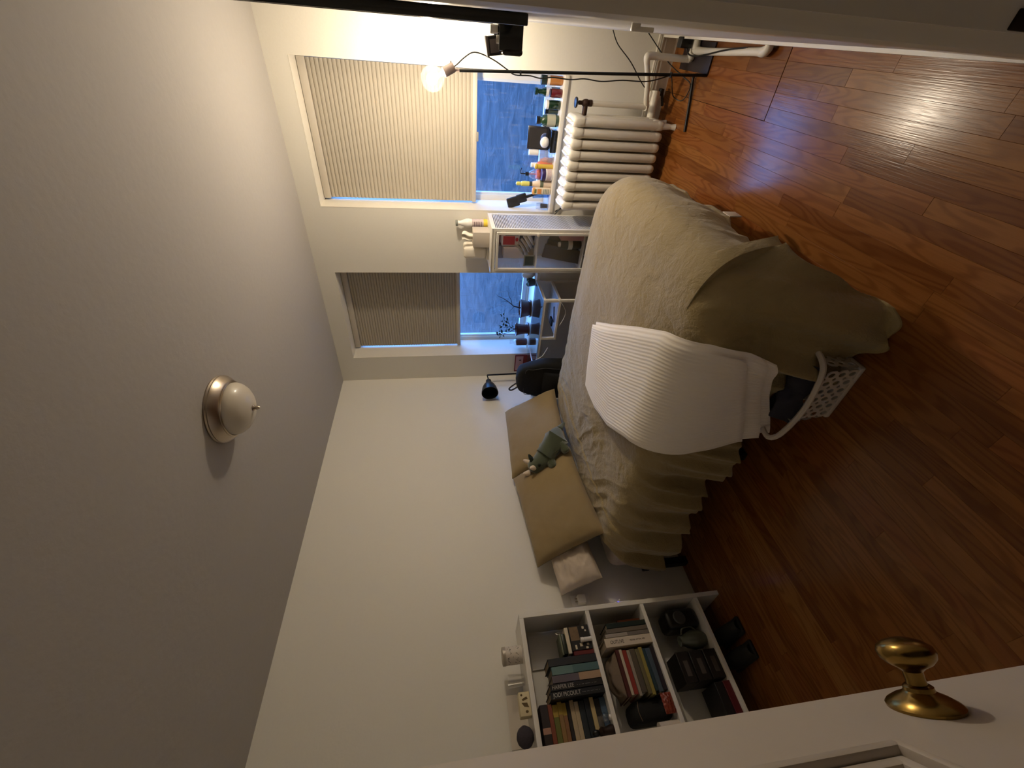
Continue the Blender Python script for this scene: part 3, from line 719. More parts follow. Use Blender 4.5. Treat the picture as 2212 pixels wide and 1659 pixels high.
# ------------------------------------------------------------------ laundry basket under the hanging duvet
t = thing('laundry_basket', 'white plastic laundry basket with oval holes beside the bed', 'basket', (-2.22, -1.72, 0))
PB_ = mat('basket_plastic', (205, 196, 184), .4)
def perforated(o, ux, uy, cols, rows, cw, ch, thick):
    """wall panel with real oval holes; o lower corner, ux along, uy up"""
    g = G(); ux = Vector(ux); uy = Vector(uy); nn = ux.normalized().cross(uy.normalized())*thick; K = 12
    for r in range(rows):
        for c_ in range(cols):
            cx, cy = (c_+.5)*cw, (r+.5)*ch; vs = []
            for k in range(K):
                a = 2*PI*k/K; sq = max(abs(math.cos(a)), abs(math.sin(a)))
                vs.append((cx+cw/2*math.cos(a)/sq, cy+ch/2*math.sin(a)/sq))
            inn = [(cx+cw*.27*math.cos(2*PI*k/K), cy+ch*.33*math.sin(2*PI*k/K)) for k in range(K)]
            P3 = [Vector(o)+ux.normalized()*p[0]+uy.normalized()*p[1] for p in vs+inn]
            P4 = [p+nn for p in P3]
            fs = []
            for k in range(K):
                j = (k+1) % K
                fs += [(k, j, K+j, K+k), (2*K+k, 3*K+k, 3*K+j, 2*K+j), (K+k, K+j, 3*K+j, 3*K+k)]
            g.add(P3+P4, fs)
    return g
bx0, bx1, by0, by1, hh = -2.285, -2.17, -1.92, -1.58, .19
# the basket flares: lower rectangle and upper rim
g = perforated((-2.275, -1.60, .022), (0, -1, 0), (-.06, 0, 1), 6, 3, .040, .046, .003)
part(t, 'side', g, PB_); part(t, 'side', perforated((-2.12, -1.84, .022), (0, 1, 0), (.05, 0, 1), 6, 3, .040, .046, .003), PB_)
part(t, 'end', perforated((-2.275, -1.595, .022), (1, 0, 0), (0, .22, 1), 4, 3, .038, .046, .003), PB_)
part(t, 'end', perforated((-2.12, -1.845, .022), (-1, 0, 0), (0, -.1, 1), 4, 3, .038, .046, .003), PB_)
part(t, 'base', G().rbox(-2.28, -2.115, -1.845, -1.59, .0, .024, .006), PB_)
g = G().tube([(-2.29, -1.56, .175), (-2.298, -1.66, .172), (-2.288, -1.76, .170), (-2.262, -1.84, .168), (-2.2, -1.875, .17), (-2.12, -1.865, .17), (-2.09, -1.75, .17), (-2.10, -1.56, .175), (-2.15, -1.50, .19), (-2.25, -1.47, .205), (-2.285, -1.50, .195), (-2.29, -1.56, .175)], .011, 8)
part(t, 'rim', g, PB_)
one('dark_garment', G().grid(lambda u, v: Vector((-2.265+.13*u, -1.83+.28*v, .150+.05*math.sin(PI*u)+.03*noise.noise(Vector((u*4, v*5, 1))))), 24, 24), mat('navy_grey_cloth', (50, 50, 62), .95, bump=.5, scale=60), 'dark blue grey garment lying in the white laundry basket', 'clothes', (-2.2, -1.7, .15))

# ------------------------------------------------------------------ bookshelf against the head wall
SX0, SX1, SY0, SY1 = -3.19, -2.385, -.255, -.012
t = thing('bookshelf', 'low white open bookshelf standing against the head wall', 'bookshelf', ((SX0+SX1)/2, -.13, 0))
for x0 in (SX0, SX1-.024): part(t, 'side_panel', G().rbox(x0, x0+.024, SY0, SY1, 0, 1.194, .0015, seg=1), WHITE)
for z0, z1 in ((.141, .163), (.475, .496), (.799, .821), (1.170, 1.194)):
    part(t, 'shelf', G().rbox(SX0+.024, SX1-.024, SY0+.001, SY1, z0, z1, .0015, seg=1), WHITE)
part(t, 'back_rail', G().box(SX0+.024, SX1-.024, SY1-.012, SY1, 1.06, 1.169), WHITE)
S0, S1, S2, S3 = .163, .496, .821, 1.194
def book(x0, x1, y0, y1, z0, z1, col, label, spine='y', group=None, txt=None, band=None, txtcol=(200, 195, 185), vertical=True):
    """cover wraps pages; spine faces the room (-y)"""
    nm = 'cover_%d_%d_%d' % col
    t = thing('book', label, 'book', ((x0+x1)/2, (y0+y1)/2, z0), group)
    cov = mat(nm, col, .5); th = .0022
    g = G()
    if vertical:
        g.box(x0, x0+th, y0, y1, z0, z1).box(x1-th, x1, y0, y1, z0, z1).rbox(x0, x1, y0-.002, y0+th, z0, z1, .0015, seg=1)
        p = G().box(x0+th, x1-th, y0+th, y1-.004, z0+.003, z1-.004)
    else:
        g.box(x0, x1, y0, y1, z0, z0+th).box(x0, x1, y0, y1, z1-th, z1).rbox(x0, x1, y0-.002, y0+th, z0, z1, .0015, seg=1)
        p = G().box(x0+.004, x1-.003, y0+th, y1-.004, z0+th, z1-th)
    part(t, 'cover', g, cov); part(t, 'pages', p, PAGES)
    if band:
        a, b_, bc = band
        q = G()
        if vertical: q.box(x0-.0001, x1+.0001, y0-.0026, y0, z0+(z1-z0)*a, z0+(z1-z0)*b_)
        else: q.box(x0+(x1-x0)*a, x0+(x1-x0)*b_, y0-.0026, y0, z0-.0001, z1+.0001)
        part(t, 'spine_band', q, mat('band_%d_%d_%d' % bc, bc, .5))
    if txt:
        for s_, fr, wd, sz in txt:
            if vertical: M_ = frame(((x0+x1)/2, y0-.0028, z1-(z1-z0)*fr), (0, 0, -1), (1, 0, 0))
            else: M_ = frame((x0+(x1-x0)*fr, y0-.0028, (z0+z1)/2), (1, 0, 0), (0, 0, 1))
            part(t, 'lettering', text(s_, sz, M_, .0003, wd), mat('ink_%d_%d_%d' % txtcol, txtcol, .6))
    return t
U = 'upright books on the top shelf'
book(-2.652, -2.617, -.245, -.09, S2, 1.078, (34, 36, 42), 'dark slate upright book first of five by the black box', group=U)
book(-2.690, -2.655, -.247, -.09, S2, 1.068, (74, 104, 106), 'teal upright book with pale top on the upper shelf', group=U, band=(.55, .98, (96, 124, 122)), txt=[('JILL', .12, .05, .02)] if False else None)
book(-2.725, -2.693, -.249, -.09, S2, 1.072, (92, 84, 92), 'mauve and tan upright book in the middle of the upper five', group=U, band=(0, .45, (168, 140, 112)))
book(-2.757, -2.728, -.252, -.09, S2, 1.090, (20, 18, 20), 'black upright book with HARPER LEE in white', group=U, txt=[('HARPER LEE', .03, .11, .024), ('- - -- ---- - --', .5, .10, .012)], txtcol=(176, 168, 160))
book(-2.790, -2.760, -.254, -.09, S2, 1.096, (16, 18, 22), 'black upright book with JODI PICOULT in white', group=U, txt=[('JODI PICOULT', .05, .14, .025), ('--- -- --- -- -', .58, .09, .010)], txtcol=(186, 180, 172))
Hs = 'books lying flat at the door end of the top shelf'
lv = [(1.150, 1.112, (40, 28, 26), 'thick dark brown book on top of the flat stack'), (1.111, 1.090, (124, 62, 40), 'rust red book second from top of flat stack'),
      (1.089, 1.064, (96, 98, 42), 'olive green book with yellow spine end in flat stack'), (1.063, 1.042, (140, 108, 62), 'tan book with yellow spine end in flat stack'),
      (1.041, 1.021, (136, 96, 60), 'light brown patterned book in flat stack'), (1.020, 1.003, (24, 20, 22), 'thin black book above the two cream books'),
      (1.002, .981, (176, 158, 128), 'upper of two cream books in flat stack'), (.980, .958, (180, 162, 132), 'lower of two cream books in flat stack'),
      (.957, .930, (26, 36, 44), 'navy book below the cream pair in flat stack'), (.929, .902, (22, 30, 38), 'dark blue lettered book low in flat stack'),
      (.901, .880, (188, 168, 122), 'pale yellow book near bottom of flat stack'), (.879, .852, (92, 86, 78), 'grey black book second from bottom of flat stack'), (.851, .822, (62, 84, 106), 'blue book at the bottom of flat stack')]
for i, (z1, z0, c_, lb) in enumerate(lv):
    bd = None
    if i == 0: bd = (.52, .62, (170, 128, 108))
    if i in (2, 3, 4): bd = (.78, .99, (168, 142, 58))
    if i == 11: bd = (.7, .99, (20, 20, 24))
    ex = random.uniform(-.006, .004)
    book(-3.035+random.uniform(-.01, .01), -2.795+ex, -.205+random.uniform(-.004, .002), -.05, z0, z1, c_, lb, group=Hs, band=bd, vertical=False,
         txt=[('THE LAST STORY', .2, .10, .011)] if False else None)
t = thing('glass_ornament', 'small round glass ornament in front of the flat book stack', 'ornament', (-2.885, -.232, S2))
part(t, 'ball', G().ball((-2.885, -.232, S2+.028), .022), CLEAR); part(t, 'foot', G().cyl((-2.885, -.232, S2), .012, .008), PLASTIC_W)
t = thing('figurine', 'dark bronze figurine beside the glass ornament on the upper shelf', 'figurine', (-2.935, -.228, S2))
part(t, 'figure', G().lathe([(0, 0), (.024, 0), (.026, .012), (.018, .04), (.022, .058), (.012, .07), (0, .075)], (-2.935, -.228, S2), n=16), mat('dark_bronze_cast', (46, 32, 24), .4, .5))
part(t, 'head', G().ball((-2.935, -.228, S2+.085), (.014, .014, .018)), BLACK)
# boxes and bottle at the near end of the top shelf
t = thing('game_box', 'black box with white printed squares standing on the upper shelf', 'box', (-2.535, -.18, S2))
part(t, 'box', G().rbox(-2.592, -2.472, -.235, -.10, S2, .935, .002, seg=1), mat('black_card', (22, 18, 18), .5))
g = G()
for x0, x1, z0, z1 in ((-2.588, -2.578, .845, .858), (-2.572, -2.562, .838, .850), (-2.586, -2.566, .905, .915), (-2.575, -2.560, .872, .888), (-2.492, -2.480, .846, .858), (-2.505, -2.497, .838, .846)): g.box(x0, x1, -.2356, -.2345, z0, z1)
part(t, 'print', g, CREAM); part(t, 'picture', G().box(-2.545, -2.478, -.2356, -.2345, .882, .930), mat('sepia_print', (120, 98, 72), .7, var=.4, scale=60))
one('pill_bottle', G().lathe([(0, 0), (.011, 0), (.011, .042), (.009, .044), (.012, .046), (.012, .060), (0, .060)], (-2.548, -.246, S2), n=16), PLASTIC_W, 'small white bottle standing before the black printed box', 'bottle', (-2.548, -.246, S2))
one('card_deck', G().rbox(-2.600, -2.474, -.228, -.11, .9355, .955, .002, seg=1), CREAM, 'flat cream box lying on the black printed box', 'box', (-2.54, -.17, .9355))
t = thing('green_tin', 'dark green tin lying on the cream box on upper shelf', 'tin', (-2.55, -.17, .9555))
part(t, 'tin', G().rbox(-2.600, -2.500, -.225, -.12, .9555, .978, .006), mat('dark_green_tin', (30, 40, 30), .4)); part(t, 'lid', G().rbox(-2.602, -2.498, -.227, -.118, .978, .988, .004), mat('grey_green_lid', (112, 118, 98), .5))
one('red_box', G().rbox(-2.6145, -2.5935, -.235, -.10, S2, .930, .002, seg=1), mat('dark_red_card', (96, 20, 18), .5), 'narrow dark red box between black box and upright books', 'box', (-2.604, -.17, S2))
one('wire_trinket', G().tube([(-2.50, -.2, .956), (-2.495, -.2, .985), (-2.485, -.19, 1.0), (-2.478, -.18, .98), (-2.478, -.18, .957)], .0018, 6), SILVER, 'bent silver wire hoop on the cream box', 'trinket', (-2.49, -.19, .956))
t = thing('paper_folder', 'white paper folder standing against the wall on the upper shelf', 'folder', (-2.47, -.03, S2))
part(t, 'folder', G().box(-2.60, -2.43, -.034, -.028, S2, 1.13), PLASTIC_W)
# middle shelf
Mg = 'upright books on the middle shelf'
book(-2.480, -2.455, -.18, -.05, S1, .63, (128, 66, 30), 'low orange book at the window end of middle shelf', group=Mg)
book(-2.512, -2.487, -.245, -.09, S1, .723, (18, 34, 28), 'dark green upright book on the middle shelf', group=Mg)
book(-2.537, -2.515, -.247, -.09, S1, .733, (106, 96, 82), 'grey brown upright book with faint title on middle shelf', group=Mg, txt=[('NUDGE', .35, .07, .018)] if False else None)
book(-2.558, -2.540, -.249, -.09, S1, .745, (158, 148, 136), 'pale grey upright book beside the white OUTLIVE book', group=Mg, band=(0, .5, (112, 104, 96)))
book(-2.604, -2.561, -.252, -.09, S1, .757, (206, 192, 172), 'thick white upright book with OUTLIVE on its spine', group=Mg, txt=[('OUTLIVE', .11, .075, .024), ('PETER ATTIA, MD', .53, .085, .010)], txtcol=(40, 34, 30))
Ml = 'books lying flat on the middle shelf'
lv = [(.712, .694, (74, 26, 22), 'dark maroon book on top of middle shelf stack'), (.693, .678, (186, 172, 150), 'white book directly below the dark maroon one'), (.677, .652, (140, 46, 34), 'bright red book in the middle shelf stack'),
      (.651, .636, (150, 138, 124), 'pale grey book directly below the red book'), (.635, .607, (84, 74, 60), 'brown grey book in the middle shelf stack'), (.606, .586, (104, 96, 66), 'mottled olive book in the middle shelf stack'),
      (.585, .566, (146, 132, 66), 'yellow green book in the middle shelf stack'), (.565, .548, (30, 52, 60), 'dark teal book in the middle shelf stack'), (.547, .523, (66, 78, 90), 'slate blue book second from the stack bottom'), (.522, .497, (34, 26, 36), 'dark purple book at bottom of middle shelf stack')]
for z1, z0, c_, lb in lv:
    book(-2.822+random.uniform(-.008, .008), -2.622+random.uniform(-.006, .006), -.245+random.uniform(-.003, .01), -.08, z0, z1, c_, lb, group=Ml, vertical=False)
one('cloth_bundle', G().grid(lambda u, v: Vector((-2.82+.20*u, -.235+.13*v, .7135+.052*math.sin(PI*u)**.5*math.sin(PI*v)**.5*(1+.5*noise.noise(Vector((u*4, v*4, 2)))))), 30, 20), mat('beige_cloth', (118, 102, 84), .95, bump=.5, scale=50), 'crumpled beige cloth on the middle shelf book stack', 'cloth', (-2.72, -.17, .7135))
g = G().rbox(-2.925, -2.832, -.215, -.06, S1, .70, .03, seg=4)
t = thing('black_pouch', 'soft black pouch standing beside the middle shelf book stack', 'pouch', (-2.88, -.13, S1))
part(t, 'pouch', g, BLACKF); part(t, 'zip', G().tube([(-2.918, -.2165, .665), (-2.88, -.217, .672), (-2.84, -.2165, .665)], .002, 6), NICKEL)
one('snack_bag', G().grid(lambda u, v: Vector((-2.912+.085*u, -.250+.03*math.sin(PI*v)*math.sin(PI*u)*-.5+.006*noise.noise(Vector((u*9, v*9, 0))), S1+.001+.055*v)), 20, 16), mat('red_orange_foil', (128, 50, 30), .45, var=.35, scale=40), 'crinkled red and orange packet in front of black pouch', 'packet', (-2.87, -.25, S1))
t = thing('paper_roll', 'white paper roll standing by the door end of the middle shelf', 'roll', (-2.955, -.215, S1))
part(t, 'roll', G().lathe([(.012, 0), (.034, 0), (.034, .10), (.012, .10)], (-2.965, -.215, S1), n=28), LINEN); part(t, 'core', G().lathe([(.0125, .001), (.0125, .101), (.0105, .101), (.0105, .001)], (-2.965, -.215, S1), n=20), mat('card_core', (90, 66, 44), .8))
# lower shelf
t = thing('black_speaker', 'rounded black speaker at the window end of the bottom shelf', 'speaker', (-2.50, -.16, S0))
part(t, 'body', G().rbox(-2.545, -2.44, -.22, -.08, S0, .36, .03, seg=4), BLACK); part(t, 'cone', G().lathe([(0, .004), (.03, .004), (.036, -.002), (.03, -.004), (0, -.006)], (-2.492, -.222, .28), axis_to((0, -1, 0)), 24), mat('grey_cone', (60, 60, 62), .5))
t = thing('grey_jug', 'round grey green jug on the bottom shelf', 'jug', (-2.60, -.18, S0))
part(t, 'jug', G().lathe([(0, 0), (.03, 0), (.045, .03), (.048, .07), (.036, .11), (.024, .135), (.026, .15), (.02, .15), (0, .14)], (-2.60, -.18, S0), n=28), mat('grey_green_glaze', (84, 88, 78), .3)); part(t, 'handle', G().tube([(-2.565, -.19, .20), (-2.54, -.2, .23), (-2.545, -.2, .28), (-2.572, -.19, .295)], .005, 8), mat('grey_green_glaze', (84, 88, 78), .3))
for i, (z0, z1) in enumerate(((S0, .235), (.236, .31), (.311, .38))):
    tt = thing('storage_carton', ('lowest', 'middle', 'topmost')[i]+' of three black cartons on the bottom shelf', 'box', (-2.73, -.14, z0), 'black cartons on the bottom shelf')
    part(tt, 'carton', G().rbox(-2.80, -2.665+.004*i, -.235+.01*i, -.06, z0, z1, .003, seg=1), mat('black_card', (22, 18, 18), .5)); part(tt, 'label_strip', G().box(-2.77, -2.70, -.2358+.01*i, -.2348+.01*i, z0+.02, z0+.045), mat('dim_label', (70, 62, 60), .6))
book(-3.00, -2.815, -.24, -.06, S0, .20, (84, 20, 26), 'burgundy book lying on the bottom shelf', vertical=False)
book(-2.99, -2.815, -.235, -.06, .201, .245, (24, 22, 24), 'thick black book on the burgundy book on bottom shelf', vertical=False)
for i, (x_, y_, lab) in enumerate(((-2.60, -.30, 'black shoe on the floor before the bookshelf, nearer the bed'), (-2.72, -.31, 'black shoe on the floor before the bookshelf, nearer the door'))):
    tt = thing('shoe', lab, 'shoe', (x_, y_, 0), 'pair of shoes before the bookshelf')
    part(tt, 'sole', G().rbox(x_-.045, x_+.045, y_-.03, y_+.22, 0, .022, .01), mat('rubber_sole', (30, 30, 30), .8))
    def shoe(u, v, x_=x_, y_=y_):
        yy = u; w_ = .044*(math.sin(PI*min(1, max(0, .08+yy*.86)))**.4); hgt = .05+.045*sstep(.35, .8, yy)
        a = PI*v; return Vector((x_+w_*math.cos(a), y_-.03+.25*yy, .02+hgt*math.sin(a)*(math.sin(PI*(.06+.9*yy))**.4)))
    part(tt, 'upper', G().grid(shoe, 20, 14), mat('dark_shoe', (26, 27, 26), .7))
# on top of the bookshelf
t = thing('candle_tin', 'white candle tin with black leaf print on top of the bookshelf', 'candle', (-2.55, -.15, S3))
part(t, 'tin', G().lathe([(0, 0), (.042, 0), (.043, .004), (.043, .088), (.041, .09), (0, .09)], (-2.55, -.15, S3), n=32), mat('tin_white', (206, 196, 182), .5))
part(t, 'lid', G().lathe([(0, .088), (.0445, .088), (.0445, .104), (.042, .106), (0, .106)], (-2.55, -.15, S3), n=32), mat('tin_lid', (176, 166, 152), .4, .4))
g = G(); rg = random.Random(5)
for k in range(34):
    a = -PI/2 + rg.uniform(-1.5, 1.5); z = rg.uniform(.012, .075); l = rg.uniform(.008, .02); sl = rg.uniform(-.6, .6)
    p0 = Vector((-2.55+.0434*math.cos(a), -.15+.0434*math.sin(a), S3+z)); p1 = Vector((-2.55+.0434*math.cos(a+sl*.3), -.15+.0434*math.sin(a+sl*.3), S3+z+l*.6))
    tn = Vector((-math.sin(a), math.cos(a), 0))*.0016
    g.add([p0-tn, p0+tn, p1+tn*.4, p1-tn*.4], [(0, 1, 2, 3)])
part(t, 'leaf_print', g, BLACK)
one('glass_tumbler', G().lathe([(0, 0), (.026, 0), (.032, .085), (.030, .085), (.024, .004), (0, .004)], (-2.66, -.13, S3), n=28), CLEAR, 'clear glass tumbler behind the cream box on top of bookshelf', 'glass', (-2.66, -.13, S3))
t = thing('pill_organiser', 'small purple grey dish left of the candle tin on the shelf top', 'dish', (-2.72, -.09, S3))
part(t, 'dish', G().lathe([(0, 0), (.022, 0), (.036, .03), (.034, .031), (.02, .005), (0, .005)], (-2.735, -.07, S3), n=24), mat('mauve_glaze', (96, 84, 96), .3)); part(t, 'rim', G().lathe([(.036, .029), (.0375, .031), (.036, .033), (.034, .031)], (-2.735, -.07, S3), n=24), NICKEL)
t = thing('keepsake_box', 'cream box with brown bird print on top of the bookshelf', 'box', (-2.775, -.19, S3))
part(t, 'box', G().rbox(-2.832, -2.735, -.232, -.17, S3, 1.248, .003), mat('ivory_card', (212, 198, 160), .6))
g = G().add([(-2.765, -.2328, 1.205), (-2.755, -.2328, 1.21), (-2.765, -.2328, 1.235), (-2.772, -.2328, 1.23)], [(0, 1, 2, 3)]).add([(-2.80, -.2328, 1.203), (-2.78, -.2328, 1.210), (-2.778, -.2328, 1.238), (-2.795, -.2328, 1.226)], [(0, 1, 2, 3)]).ball((-2.815, -.2328, 1.215), (.006, .0006, .007)).ball((-2.748, -.2328, 1.234), (.005, .0006, .005))
part(t, 'print', g, mat('brown_ink', (92, 74, 44), .7))
one('white_card', G().box(-2.92, -2.70, -.05, -.046, S3, 1.29, ), mat('tin_white', (206, 196, 182), .5), 'plain white card leaning on the wall on shelf top', 'card', (-2.81, -.05, S3))
def fuzzy(u, v):
    a = 2*PI*u; b_ = PI*v; r = .042*(1+.06*noise.noise(Vector((math.cos(a)*3, math.sin(a)*3, b_*3))))
    return Vector((-2.90+r*1.05*math.sin(b_)*math.cos(a), -.18+r*math.sin(b_)*math.sin(a), S3+.040-r*.95*math.cos(b_)))
one('yarn_ball', G().grid(fuzzy, 28, 18), mat('grey_mauve_wool', (66, 60, 68), 1, bump=1, scale=160), 'dark grey woolly ball at the door end of the shelf top', 'ball', (-2.90, -.18, S3))

# wall socket, charger and blue status light between bed and bookshelf
t = thing('wall_outlet', 'white double outlet plate low on the head wall by the bookshelf', 'outlet', (-2.255, -.004, .74))
part(t, 'plate', G().rbox(-2.29, -2.22, -.006, 0, .70, .82, .002), PLASTIC_W)
t = thing('plug_adapter', 'white plug adapter in the wall outlet beside the bookshelf', 'plug', (-2.255, -.03, .77))
part(t, 'body', G().rbox(-2.285, -2.235, -.05, -.006, .735, .785, .006), PLASTIC_W); part(t, 'prong', G().box(-2.27, -2.266, -.028, -.022, .785, .80).box(-2.252, -2.248, -.028, -.022, .785, .80), NICKEL)
t = thing('power_strip', 'white power strip with tiny blue light by the bookshelf side', 'power strip', (-2.33, -.05, .48))
part(t, 'body', G().rbox(-2.355, -2.30, -.045, -.002, .38, .56, .008), PLASTIC_W); part(t, 'status_light', G().box(-2.322, -2.302, -.047, -.0445, .537, .5405), mat('blue_led', (30, 40, 255), .4, emit=((40, 50, 255), 25)))
one('charging_cable', G().tube([(-2.30, -.03, .735), (-2.34, -.05, .68), (-2.36, -.10, .62), (-2.375, -.20, .60), (-2.35, -.2, .585), (-2.34, -.05, .57)], .0022, 6), PLASTIC_W, 'thin white cable hanging from plug beside the bookshelf', 'cable', (-2.34, -.05, .57))
one('shelf_cable', G().tube([(-2.415, -.06, .90), (-2.44, -.09, .84), (-2.47, -.12, .825), (-2.43, -.16, .826)], .002, 6), PLASTIC_W, 'thin white cable lying inside the upper shelf', 'cable', (-2.44, -.1, .824))

# ------------------------------------------------------------------ desk with glass top
t = thing('glass_desk', 'white metal desk with clear glass top under the window', 'desk', (-.18, -.55, 0))
DX0, DY0, DY1 = -.365, -1.062, -.03
g = G().box(DX0, DX0+.02, DY0, DY1, .725, .745).box(-.03, -.012, DY0, DY1, .725, .745).box(DX0, -.012, DY0, DY0+.02, .725, .745).box(DX0, -.012, DY1-.02, DY1, .725, .745)
g.box(DX0, DX0+.02, DY0, -.68, .600, .617).box(DX0, -.03, DY0, DY0+.018, .600, .617).box(DX0, DX0+.02, -.70, -.68, .60, .73)
part(t, 'frame', g, WHITE)
for xx in (DX0, -.034):
    for yy in (DY0, DY1-.02): part(t, 'leg', G().box(xx, xx+.02, yy, yy+.02, 0, .726), WHITE)
part(t, 'glass_top', G().box(DX0-.002, -.012, DY0-.002, DY1, .745, .751), glass('desk_glass', (214, 226, 232), .16, .03))
part(t, 'tray', G().box(DX0+.02, -.03, DY0+.018, -.70, .600, .606), mat('desk_tray_white', (200, 204, 212), .5))
one('paper_sheet', G().box(-.30, -.10, -1.0, -.74, .6065, .6075), mat('paper_white', (232, 232, 236), .7), 'white sheet of paper on the desk tray', 'paper', (-.2, -.87, .6065))
one('tablet_pen', G().tube([(-.28, -.80, .612), (-.22, -.92, .612)], .004, 8, False), BLACK, 'black pen on the paper in the desk tray', 'pen', (-.25, -.86, .608))
one('black_case', G().rbox(-.24, -.17, -.80, -.73, .608, .622, .006), BLACK, 'small dark case on the paper in the desk tray', 'case', (-.2, -.76, .608))
one('desk_cable', G().tube([(-.10, -.40, .753), (-.22, -.36, .753), (-.30, -.40, .754), (-.372, -.47, .752), (-.385, -.52, .70), (-.375, -.60, .66)], .003, 6), PLASTIC_W, 'white cable drooping over the front edge of the glass desk', 'cable', (-.3, -.45, .753))
one('side_cable', G().tube([(-.38, -1.08, .73), (-.42, -1.10, .66), (-.43, -1.05, .60), (-.40, -.95, .56), (-.42, -.86, .60)], .0025, 6), PLASTIC_W, 'white cable looping below the desk corner by the cabinet', 'cable', (-.4, -1.0, .58))
# desk lamp
t = thing('desk_lamp', 'black metal desk lamp with bell shade in the room corner', 'desk lamp', (-.10, -.10, .751))
part(t, 'base', G().lathe([(0, 0), (.07, 0), (.072, .01), (.06, .016), (0, .018)], (-.10, -.105, .751), n=32), BLACKM)
part(t, 'arm', G().tube([(-.10, -.10, .765), (-.112, -.10, 1.15)], .008, 8, False).tube([(-.112, -.10, 1.15), (-.20, -.10, 1.143)], .006, 8, False), BLACKM)
LMx = Matrix.Translation((-.195, -.10, 1.145)) @ axis_to((-1, 0, .02))
part(t, 'shade', G().lathe([(0, -.01), (.018, -.008), (.026, .004), (.028, .04), (.034, .052), (.052, .075), (.068, .115), (.076, .16), (.078, .185), (.075, .185), (.065, .115), (.049, .077), (.02, .055), (0, .05)], M=LMx, n=40), mat('black_enamel', (15, 18, 17), .4))
# notebook card
t = thing('greeting_card', 'pink card with dark red border standing on the desk in the corner', 'card', (-.035, -.18, .751))
part(t, 'card', G().box(-.036, -.030, -.275, -.075, .752, .872), mat('dark_red_border', (120, 34, 40), .6))
part(t, 'picture', G().box(-.0372, -.036, -.262, -.09, .790, .862), mat('pink_paper', (196, 156, 160), .7)); part(t, 'motif', G().ball((-.0375, -.215, .82), (.0006, .008, .012)), BLACK)
# backpack on a stool
t = thing('low_stool', 'white stool behind the bed carrying the black backpack', 'stool', (-.485, -.33, 0))
part(t, 'seat', G().rbox(-.59, -.385, -.50, -.16, .44, .465, .006), WHITE)
for xx in (-.585, -.41):
    for yy in (-.495, -.185): part(t, 'leg', G().box(xx, xx+.022, yy, yy+.022, 0, .441), WHITE)
t = thing('backpack', 'black fabric backpack standing between bed and glass desk', 'backpack', (-.48, -.33, .466))
def bag(u, v, d=0.0):
    a = 2*PI*u; z = v
    w = .20*(1-.45*max(0, z-.45)**1.5/.55**1.5); dp = .085*(1-.3*z)
    if z > .9: k = math.sqrt(max(0, 1-((z-.9)/.1)**2)); w *= k; dp *= k
    if z < .05: k = .8+.2*z/.05; w *= k; dp *= k
    c_ = math.cos(a); s_ = math.sin(a); e = .55
    x = dp*math.copysign(abs(c_)**e, c_); y_ = w*math.copysign(abs(s_)**e, s_)
    nz = .008*noise.noise(Vector((x*12, y_*12, z*5)))
    return Vector((-.487+x*(1+d)+nz, -.335-.03*z*0+y_*(1+d*.4)-.03*z, .467+.475*z))
part(t, 'body', G().grid(bag, 44, 40), BLACKF)
g = G()
def pocket(u, v):
    z = .02+.5*v; yy = -.85+1.7*u; base = bag(.5, z); w = .16
    bul = .035*math.sin(PI*u)**.5*math.sin(PI*min(1, v*.9+.1))**.5
    return Vector((base.x-.004-bul, base.y+yy*w*.9, base.z))
part(t, 'front_pocket', G().grid(pocket, 20, 20), BLACKF)
g = G()
for k in range(9): pass
g.tube([bag(.38, z) + Vector((-.004, 0, 0)) for z in (.1, .3, .5, .7, .85)] + [bag(.62, z) + Vector((-.004, 0, 0)) for z in (.85, .7, .5, .3, .1)], .003, 6)
part(t, 'zip', g, mat('zip_grey', (52, 52, 54), .5))
part(t, 'handle', G().tube([(-.45, -.27, .925), (-.45, -.235, .965), (-.45, -.205, .985), (-.45, -.19, .965), (-.455, -.215, .93), (-.46, -.235, .915)], .007, 8), mat('strap_grey', (52, 48, 50), .8))
# plants and tin on the window sill
SZ = .742; TERRA = mat('brown_glazed_clay', (70, 38, 34), .3, var=.2, scale=30)
def twig(g, pts, r0, r1):
    n = len(pts); g.tube(pts, [r0+(r1-r0)*i/(n-1) for i in range(n)], 7)
t = thing('bonsai_pot', 'oval brown pot with a bare branching bonsai on the sill', 'potted plant', (.10, -.72, SZ))
c = (.10, -.715, SZ)
part(t, 'saucer', G().lathe([(0, 0), (.075, 0), (.088, .010), (.086, .013), (.07, .006), (0, .005)], c, sx=.75, n=32), TERRA)
part(t, 'pot', G().lathe([(0, .008), (.066, .008), (.074, .02), (.086, .082), (.092, .090), (.093, .100), (.088, .101), (.083, .090), (0, .086)], c, sx=.75, n=40), TERRA)
g = G(); rg = random.Random(2)
for k in range(60):
    a = rg.uniform(0, 2*PI); r = .078*math.sqrt(rg.random()); g.ball((c[0]+r*.75*math.cos(a), c[1]+r*math.sin(a), SZ+.089), (.006, .007, .004), n=6, m=4)
part(t, 'pebbles', g, mat('pale_gravel', (150, 150, 150), .8, var=.4, scale=60), kind='stuff')
g = G()
twig(g, [(.10, -.722, SZ+.08), (.10, -.735, .88), (.10, -.745, .905), (.10, -.775, .94), (.10, -.81, .985), (.09, -.835, 1.02), (.09, -.85, 1.05), (.09, -.87, 1.07)], .006, .001)
twig(g, [(.10, -.755, .92), (.105, -.80, .93), (.10, -.85, .955), (.10, -.89, .965), (.10, -.905, .985)], .0035, .0008)
twig(g, [(.10, -.79, .965), (.09, -.80, 1.0), (.09, -.795, 1.02)], .002, .0006); twig(g, [(.09, -.835, 1.02), (.085, -.86, 1.02), (.085, -.875, 1.03)], .0016, .0005)
twig(g, [(.10, -.74, .90), (.11, -.70, .92), (.105, -.67, .95)], .0022, .0006)
